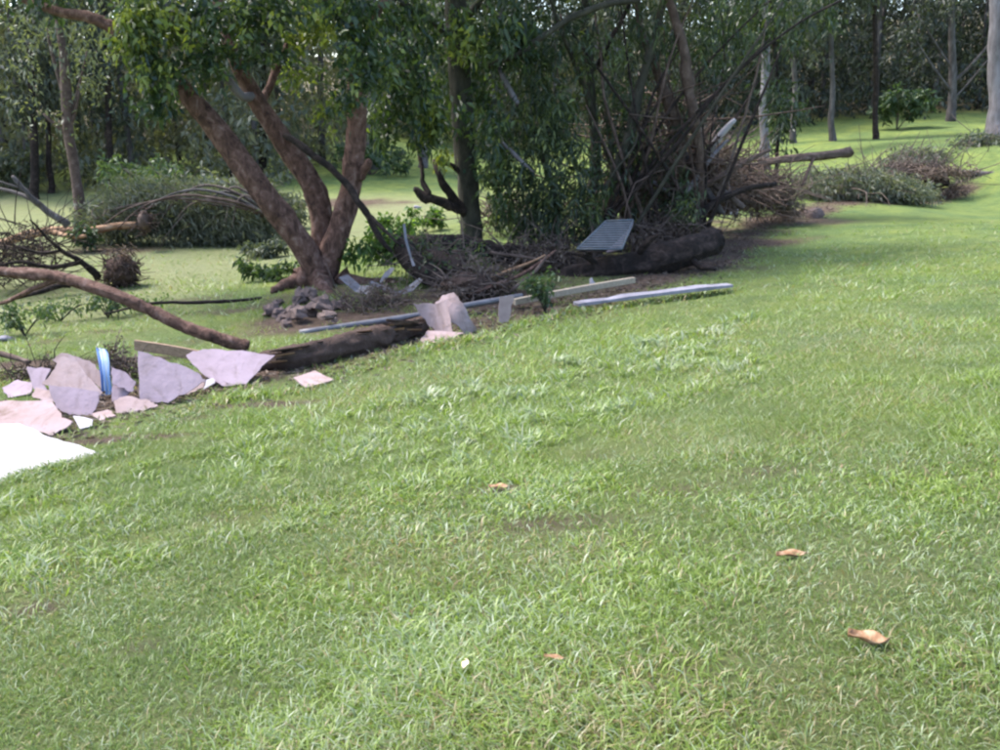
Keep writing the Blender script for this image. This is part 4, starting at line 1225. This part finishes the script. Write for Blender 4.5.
for pl, w0, bk in [([(612, 236), (640, 190), (668, 140), (690, 92)], 8, 'bark_tan'), ([(722, 214), (700, 180), (676, 138), (656, 104)], 7, 'bark_grey'), ([(640, 228), (690, 196), (734, 168), (770, 150)], 7, 'bark_tan'),
                   ([(660, 236), (672, 200), (690, 160), (716, 118)], 6, 'bark_tan'), ([(744, 208), (716, 186), (690, 170), (650, 158)], 6, 'dead_twig'), ([(600, 214), (630, 200), (668, 192), (706, 196)], 7, 'bark_dark'),
                   ([(690, 224), (712, 204), (742, 190), (776, 184)], 8, 'bark_dark'), ([(628, 170), (650, 180), (672, 196), (700, 220)], 5, 'bark_pale'), ([(676, 210), (700, 172), (718, 150), (728, 140)], 5, 'bark_pale')]:
    d0 = 17.9 + random.uniform(-.3, .5)
    m = MB()
    limb(m, [(u, v, d0 + .12 * k) for k, (u, v) in enumerate(pl)], [w0, w0 * .95, w0 * .8, w0 * .5], 9)
    m.build('branch', bk, bh)
heap('branch_heap', 'brown broken branches filling the gap left of the root tangle', 'branch heap', 728, 186, 20.8, 34, 24, (260, .9, .016), ('leaf_dry', 200, .13, .035, .4, (.3, 0, -.3), .7), 'bark_tan', rd=.8, jit=.7)
heap('root_tangle', 'brown tangle of roots and dry grass at the end of the grey fallen trunk', 'root tangle', 766, 192, 22.2, 34, 25, (460, .8, .012), ('leaf_dry', 260, .16, .02, .4, (0, 0, -.6), .75), 'dead_twig', rd=.7, core=('root_soil', .5))
heap('fallen_treetop', 'grey green heap of fallen foliage on the far right lawn', 'fallen crown', 852, 185, 27.5, 52, 16, (150, 1.0, .014), ('leaf_greygreen', 1100, .17, .035, .6, (.8, 0, -.3), .6), rd=.9, jit=.6, cls=[(812, 184, 16, 12), (835, 182, 20, 14), (860, 180, 22, 13), (885, 184, 20, 12), (850, 192, 46, 7), (905, 190, 26, 8)])
heap('twig_heap', 'brown heap of dry twigs around the dark short log', 'twig heap', 918, 175, 30.3, 56, 12, (240, 1.1, .015), ('leaf_dry', 300, .15, .04, .4, (.5, 0, -.2), .85), rd=1.0, jit=.6)
heap('fallen_treetop', 'blue green fallen bough draped against the gum at the right edge', 'fallen crown', 990, 152, 33.5, 40, 24, (60, 1.0, .011), ('leaf_greygreen', 620, .22, .06, .6, (-.2, 0, -.6), .3), rd=1.0)
heap('fallen_treetop', 'flat green bough trailing left from the right edge', 'fallen crown', 945, 160, 33, 55, 10, (50, .9, .010), ('leaf_greygreen', 420, .18, .05, .5, (-.4, 0, -.3), .35), rd=1.0)
heap('twig_heap', 'small dry root clump on the sunlit grass below the short log', 'twig heap', 950, 190, 29.5, 20, 7, (60, .4, .010), ('leaf_dry', 40, .12, .03, .3, (0, 0, -.3), .5))
heap('leafy_clump', 'green leafy mound at the foot of the straight mossy trunk', 'mound', 440, 262, 14.6, 46, 22, (130, .5, .010), ('leaf_main', 150, .07, .03, .35, (0, 0, .2), .45), 'dead_twig', rd=.6, core=('root_soil', .6))
heap('leafy_clump', 'dark leafy mound sloping beside the curled sheets', 'mound', 470, 285, 13.4, 44, 18, (120, .5, .010), ('leaf_dry', 190, .08, .03, .35, (0, 0, .1), .5), 'dead_twig', rd=.5, core=('root_soil', .6))
heap('leafy_clump', 'leafy bough hanging over the left end of the mossy log', 'bough', 395, 245, 15.2, 26, 18, (20, .4, .008), ('leaf_bright', 70, .14, .05, .4, (-.6, 0, -.4), .2), 'bark_dark')
heap('debris_heap', 'dark sticks and litter packed behind the thick dark log', 'debris heap', 545, 258, 16.2, 60, 20, (260, .7, .011), ('leaf_dry', 260, .10, .035, .35, (0, 0, -.2), .45), 'dead_twig', rd=.8, core=('root_soil', .5))
heap('debris_heap', 'mud brown sticks behind the right end of the thick dark log', 'debris heap', 665, 236, 17, 44, 16, (240, .6, .011), ('leaf_dry', 170, .10, .035, .35, (0, 0, -.2), .35), 'dead_twig', rd=.7)
heap('twig_heap', 'pale twig pile seen through the gap behind the straight trunk', 'twig heap', 505, 212, 22, 28, 12, (130, .9, .012), ('leaf_dry', 40, .12, .03, .3), 'dead_twig')
heap('twig_heap', 'dark twigs and wrack behind the left sheets', 'twig heap', 40, 378, 9.3, 40, 14, (150, .3, .006), ('leaf_dry', 90, .06, .025, .2, (0, 0, 0), .2), 'bark_dark', rd=.35)
heap('twig_heap', 'muddy twig litter under the tall lilac sheet', 'twig heap', 122, 372, 9.1, 26, 18, (110, .25, .006), ('leaf_dry', 60, .05, .02, .2, (0, 0, 0), .3), 'dead_twig', rd=.3)
heap('twig_heap', 'brown twiggy wrack between the stones and the grey pole', 'twig heap', 372, 306, 12.6, 44, 12, (180, .4, .007), ('leaf_dry', 100, .07, .025, .25, (0, 0, 0), .35), 'dead_twig', rd=.5)

def herb(label, u, v, w, h, mat, mu=.5, n=26, leaf=(.10, .05), name='weed', cat='plant'):
    g = G(u, v)
    t = thing(name, label, cat, g)
    m = MB()
    tips = []
    for k in range(7):
        e = g + np.array([random.uniform(-.5, .5) * w, random.uniform(-.3, .3) * w, h * random.uniform(.6, 1)])
        m.tube([g, (g + e) / 2 + np.array([0, 0, .04]), e], (.010, .004), 5, 2)
        tips.append(e)
    m.build('stems', 'bark_green', t)
    cl = [(e * .7 + g * .3 if k % 2 else e, (w * .16, w * .14, h * .25), max(2, n // 7)) for k, e in enumerate(tips)]
    foliage_obj('leaves', t, mat, foliage(cl, 10, leaf[0], leaf[1], .2, (0, 0, .2), mu, .15))

herb('leafy dark green sprig lying left of the big tree foot', 268, 281, 1.0, .26, 'leaf_shrub', .25, 60, (.13, .05), 'fallen_bough', 'bough')
herb('grey leafed bough lying on the lawn beyond the dark green sprig', 262, 258, 1.3, .25, 'leaf_greygreen', .3, 60, (.14, .05), 'fallen_bough', 'bough')
herb('bright green weed right of the big tree, in front of the far lawn', 395, 240, .9, .55, 'leaf_bright', .5, 36, (.14, .08))
herb('bright green weed between the big tree and the straight trunk', 425, 232, 1.1, .6, 'leaf_bright', .4, 50, (.14, .08))
herb('small dark weed growing at the left end of the cream plank', 545, 312, .45, .42, 'leaf_shrub', .2, 40, (.07, .04))
herb('low scrubby weed on the lawn at the left edge', 25, 336, .8, .38, 'leaf_shrub', .35, 50, (.07, .03))
herb('low weed right of the scrubby one on the left lawn', 60, 322, .9, .3, 'leaf_shrub', .6, 30, (.07, .03))
herb('sprig of weed under the middle of the long red branch', 108, 318, .5, .35, 'leaf_shrub', .3, 30, (.08, .03))
herb('thin weed on the left lawn behind the brown plank', 150, 312, .9, .22, 'leaf_bright', .5, 30, (.06, .03))
herb('clump of green leaves under the weeping tree, left of the rack', 520, 238, 1.4, .7, 'leaf_weep', .7, 60, (.16, .05))
herb('green sprout rising at the right end of the thick dark log', 692, 240, .8, 1.1, 'leaf_weep', .8, 60, (.14, .05))

# ------------------------------------------------------------------ stones, bags, small things
def stone_mesh(seed):
    g = np.random.default_rng(seed)
    V, Fc = [], []
    nu, nv = 9, 6
    for j in range(nv + 1):
        for i in range(nu):
            th_, ph = math.pi * j / nv, 2 * math.pi * i / nu
            q = Vector((math.sin(th_) * math.cos(ph), math.sin(th_) * math.sin(ph), math.cos(th_)))
            s = 1 + .75 * mnoise.noise(q * 1.6 + Vector((seed * 3.1, 0, 0)))
            V.append(np.array(q) * s)
    for j in range(nv):
        for i in range(nu):
            Fc.append((j * nu + i, (j + 1) * nu + i, (j + 1) * nu + (i + 1) % nu, j * nu + (i + 1) % nu))
    me = bpy.data.meshes.new('rubble_stone')
    me.from_pydata([tuple(v) for v in V], [], Fc)
    me.materials.append(M['stone'])
    return me
sm = [stone_mesh(k + 1) for k in range(5)]
spots = [(272 + random.uniform(0, 66), 302 + random.uniform(0, 26)) for k in range(34)]
for k, (u, v) in enumerate(spots):
    g = G(u, v)
    o = link('rubble_stone', sm[k % 5])
    s = random.uniform(.055, .12)
    o.location = (g[0], g[1], g[2] + s * .35 + (.16 * random.random() if 290 < u < 330 else 0))
    o.scale = (s * random.uniform(.9, 1.5), s, s * random.uniform(.55, .9))
    o.rotation_euler = (random.uniform(-.4, .4), random.uniform(-.4, .4), random.uniform(0, 6))
    tag(o, 'grey brown stone in the rubble pile at the foot of the big tree', 'stone', 'rubble stones at the tree foot')

def lump(name, label, cat, u, v, s, mat, k=0, lift=.3):
    g = G(u, v)
    me = sm[k].copy()
    me.materials.clear()
    me.materials.append(M[mat])
    for p in me.polygons:
        p.use_smooth = True
    o = link(name, me)
    o.location = (g[0], g[1], g[2] + s[2] * lift)
    o.scale = s
    o.rotation_euler = (.2, .1, k * 1.3)
    return tag(o, label, cat)
lump('plastic_bag', 'white crumpled bag by the dark short log on the right', 'bag', 926, 189, (.32, .2, .2), 'cloth_white', 1, 1)
lump('plastic_bag', 'small white bag in the grey green foliage heap on the right', 'bag', 876, 194, (.18, .14, .2), 'cloth_white', 2, 1.2)
lump('plastic_bag', 'white bag under the dark broken log beside the root tangle', 'bag', 730, 215, (.24, .16, .14), 'cloth_white', 3, .7)
lump('stone', 'grey stone alone on the grass right of the root tangle', 'stone', 814, 218, (.3, .2, .17), 'stone', 0)
lump('stump', 'little brown stump on the grass below the right heap', 'stump', 914, 204, (.14, .12, .3), 'root_soil', 4, .6)
lump('plastic_scrap', 'pale scrap on the low lawn at the left edge', 'scrap', 4, 340, (.16, .1, .05), 'white_rail', 2)
lump('plastic_scrap', 'pale scrap below the dead stub of the straight trunk', 'scrap', 417, 208, (.2, .14, .06), 'white_rail', 1)
lump('plastic_scrap', 'small white scrap caught under the cream plank', 'scrap', 592, 291, (.05, .04, .09), 'white_board', 3, 1.2)

# dry leaves on the lawn
def dry_leaf(label, u, v, L, W, rz, mat='dry_leaf', curl=.5, lift=.03):
    g = G(u, v)
    V, Fc = [], []
    nu, nv = 9, 5
    for i in range(nu):
        t = i / (nu - 1)
        w = W * math.sin(math.pi * min(1, t * .96 + .03)) ** .8
        for j in range(nv):
            s = j / (nv - 1) * 2 - 1
            V.append((L * (t - .5), w * .5 * s + .04 * L * math.sin(t * 5), curl * W * (s * s * .5 + .6 * (t - .5) ** 2) + .1 * W * math.sin(t * 9 + s * 2)))
    for i in range(nu - 1):
        for j in range(nv - 1):
            Fc.append((i * nv + j, (i + 1) * nv + j, (i + 1) * nv + j + 1, i * nv + j + 1))
    me = bpy.data.meshes.new('fallen_leaf')
    me.from_pydata(V, [], Fc)
    for p in me.polygons:
        p.use_smooth = True
    me.materials.append(M[mat])
    t = thing('fallen_leaf', label, 'leaf', (g[0], g[1], g[2] + lift), 'dry leaves on the lawn', rz)
    b = link('blade', me, t)
    s = b.modifiers.new('thickness', 'SOLIDIFY')
    s.thickness = .0015
    m = MB()
    m.tube([(L * .48, 0, curl * W * .15), (L * .62, .004, .002), (L * .78, .012, -.004)], [.0018, .0015, .001], 5, 2, 0)
    m.build('stalk', mat, t, local=False)
dry_leaf('curled orange brown dry leaf, the largest on the lawn, near the right', 866, 655, .11, .055, -.35, 'dry_leaf', .7, .045)
dry_leaf('orange dry leaf with a pale stripe, farthest up the right lawn', 790, 567, .12, .045, .15, 'dry_leaf', .5, .05)
dry_leaf('upright pale yellow leaf near the bottom middle of the lawn', 465, 680, .045, .022, 1.3, 'dry_leaf_pale', .3, .055)
dry_leaf('thin curled tan leaf right of the pale yellow leaf', 554, 672, .065, .022, -.2, 'dry_leaf', .5, .05)
dry_leaf('dark red dry leaf on the bare patch in the middle of the lawn', 499, 494, .12, .055, .1, 'dry_leaf', .3, .045)

# litter of leaves and chips along the flood line
n = 7000
t_ = rng.random(n) * (len(FLOOD) - 1.001)
i_ = t_.astype(int)
f_ = (t_ - i_)[:, None]
q = FLOOD[i_] * (1 - f_) + FLOOD[i_ + 1] * f_ + rng.standard_normal((n, 2)) * np.array([.45, .4])
z_ = surf(q[:, 0], q[:, 1]) + .012
dv = np.concatenate([rng.standard_normal((n, 2)), rng.standard_normal((n, 1)) * .25], 1)
v, f = leaf_arrays(np.concatenate([q, z_[:, None]], 1), dv, .04 + .07 * rng.random(n), .012 + .02 * rng.random(n), droop=.0)
litter = foliage_obj('leaf_litter', None, 'leaf_dry', (v, f, np.repeat(rng.random(n), 4)))
tag(litter, 'brown leaf litter strewn along the flood line', 'litter')
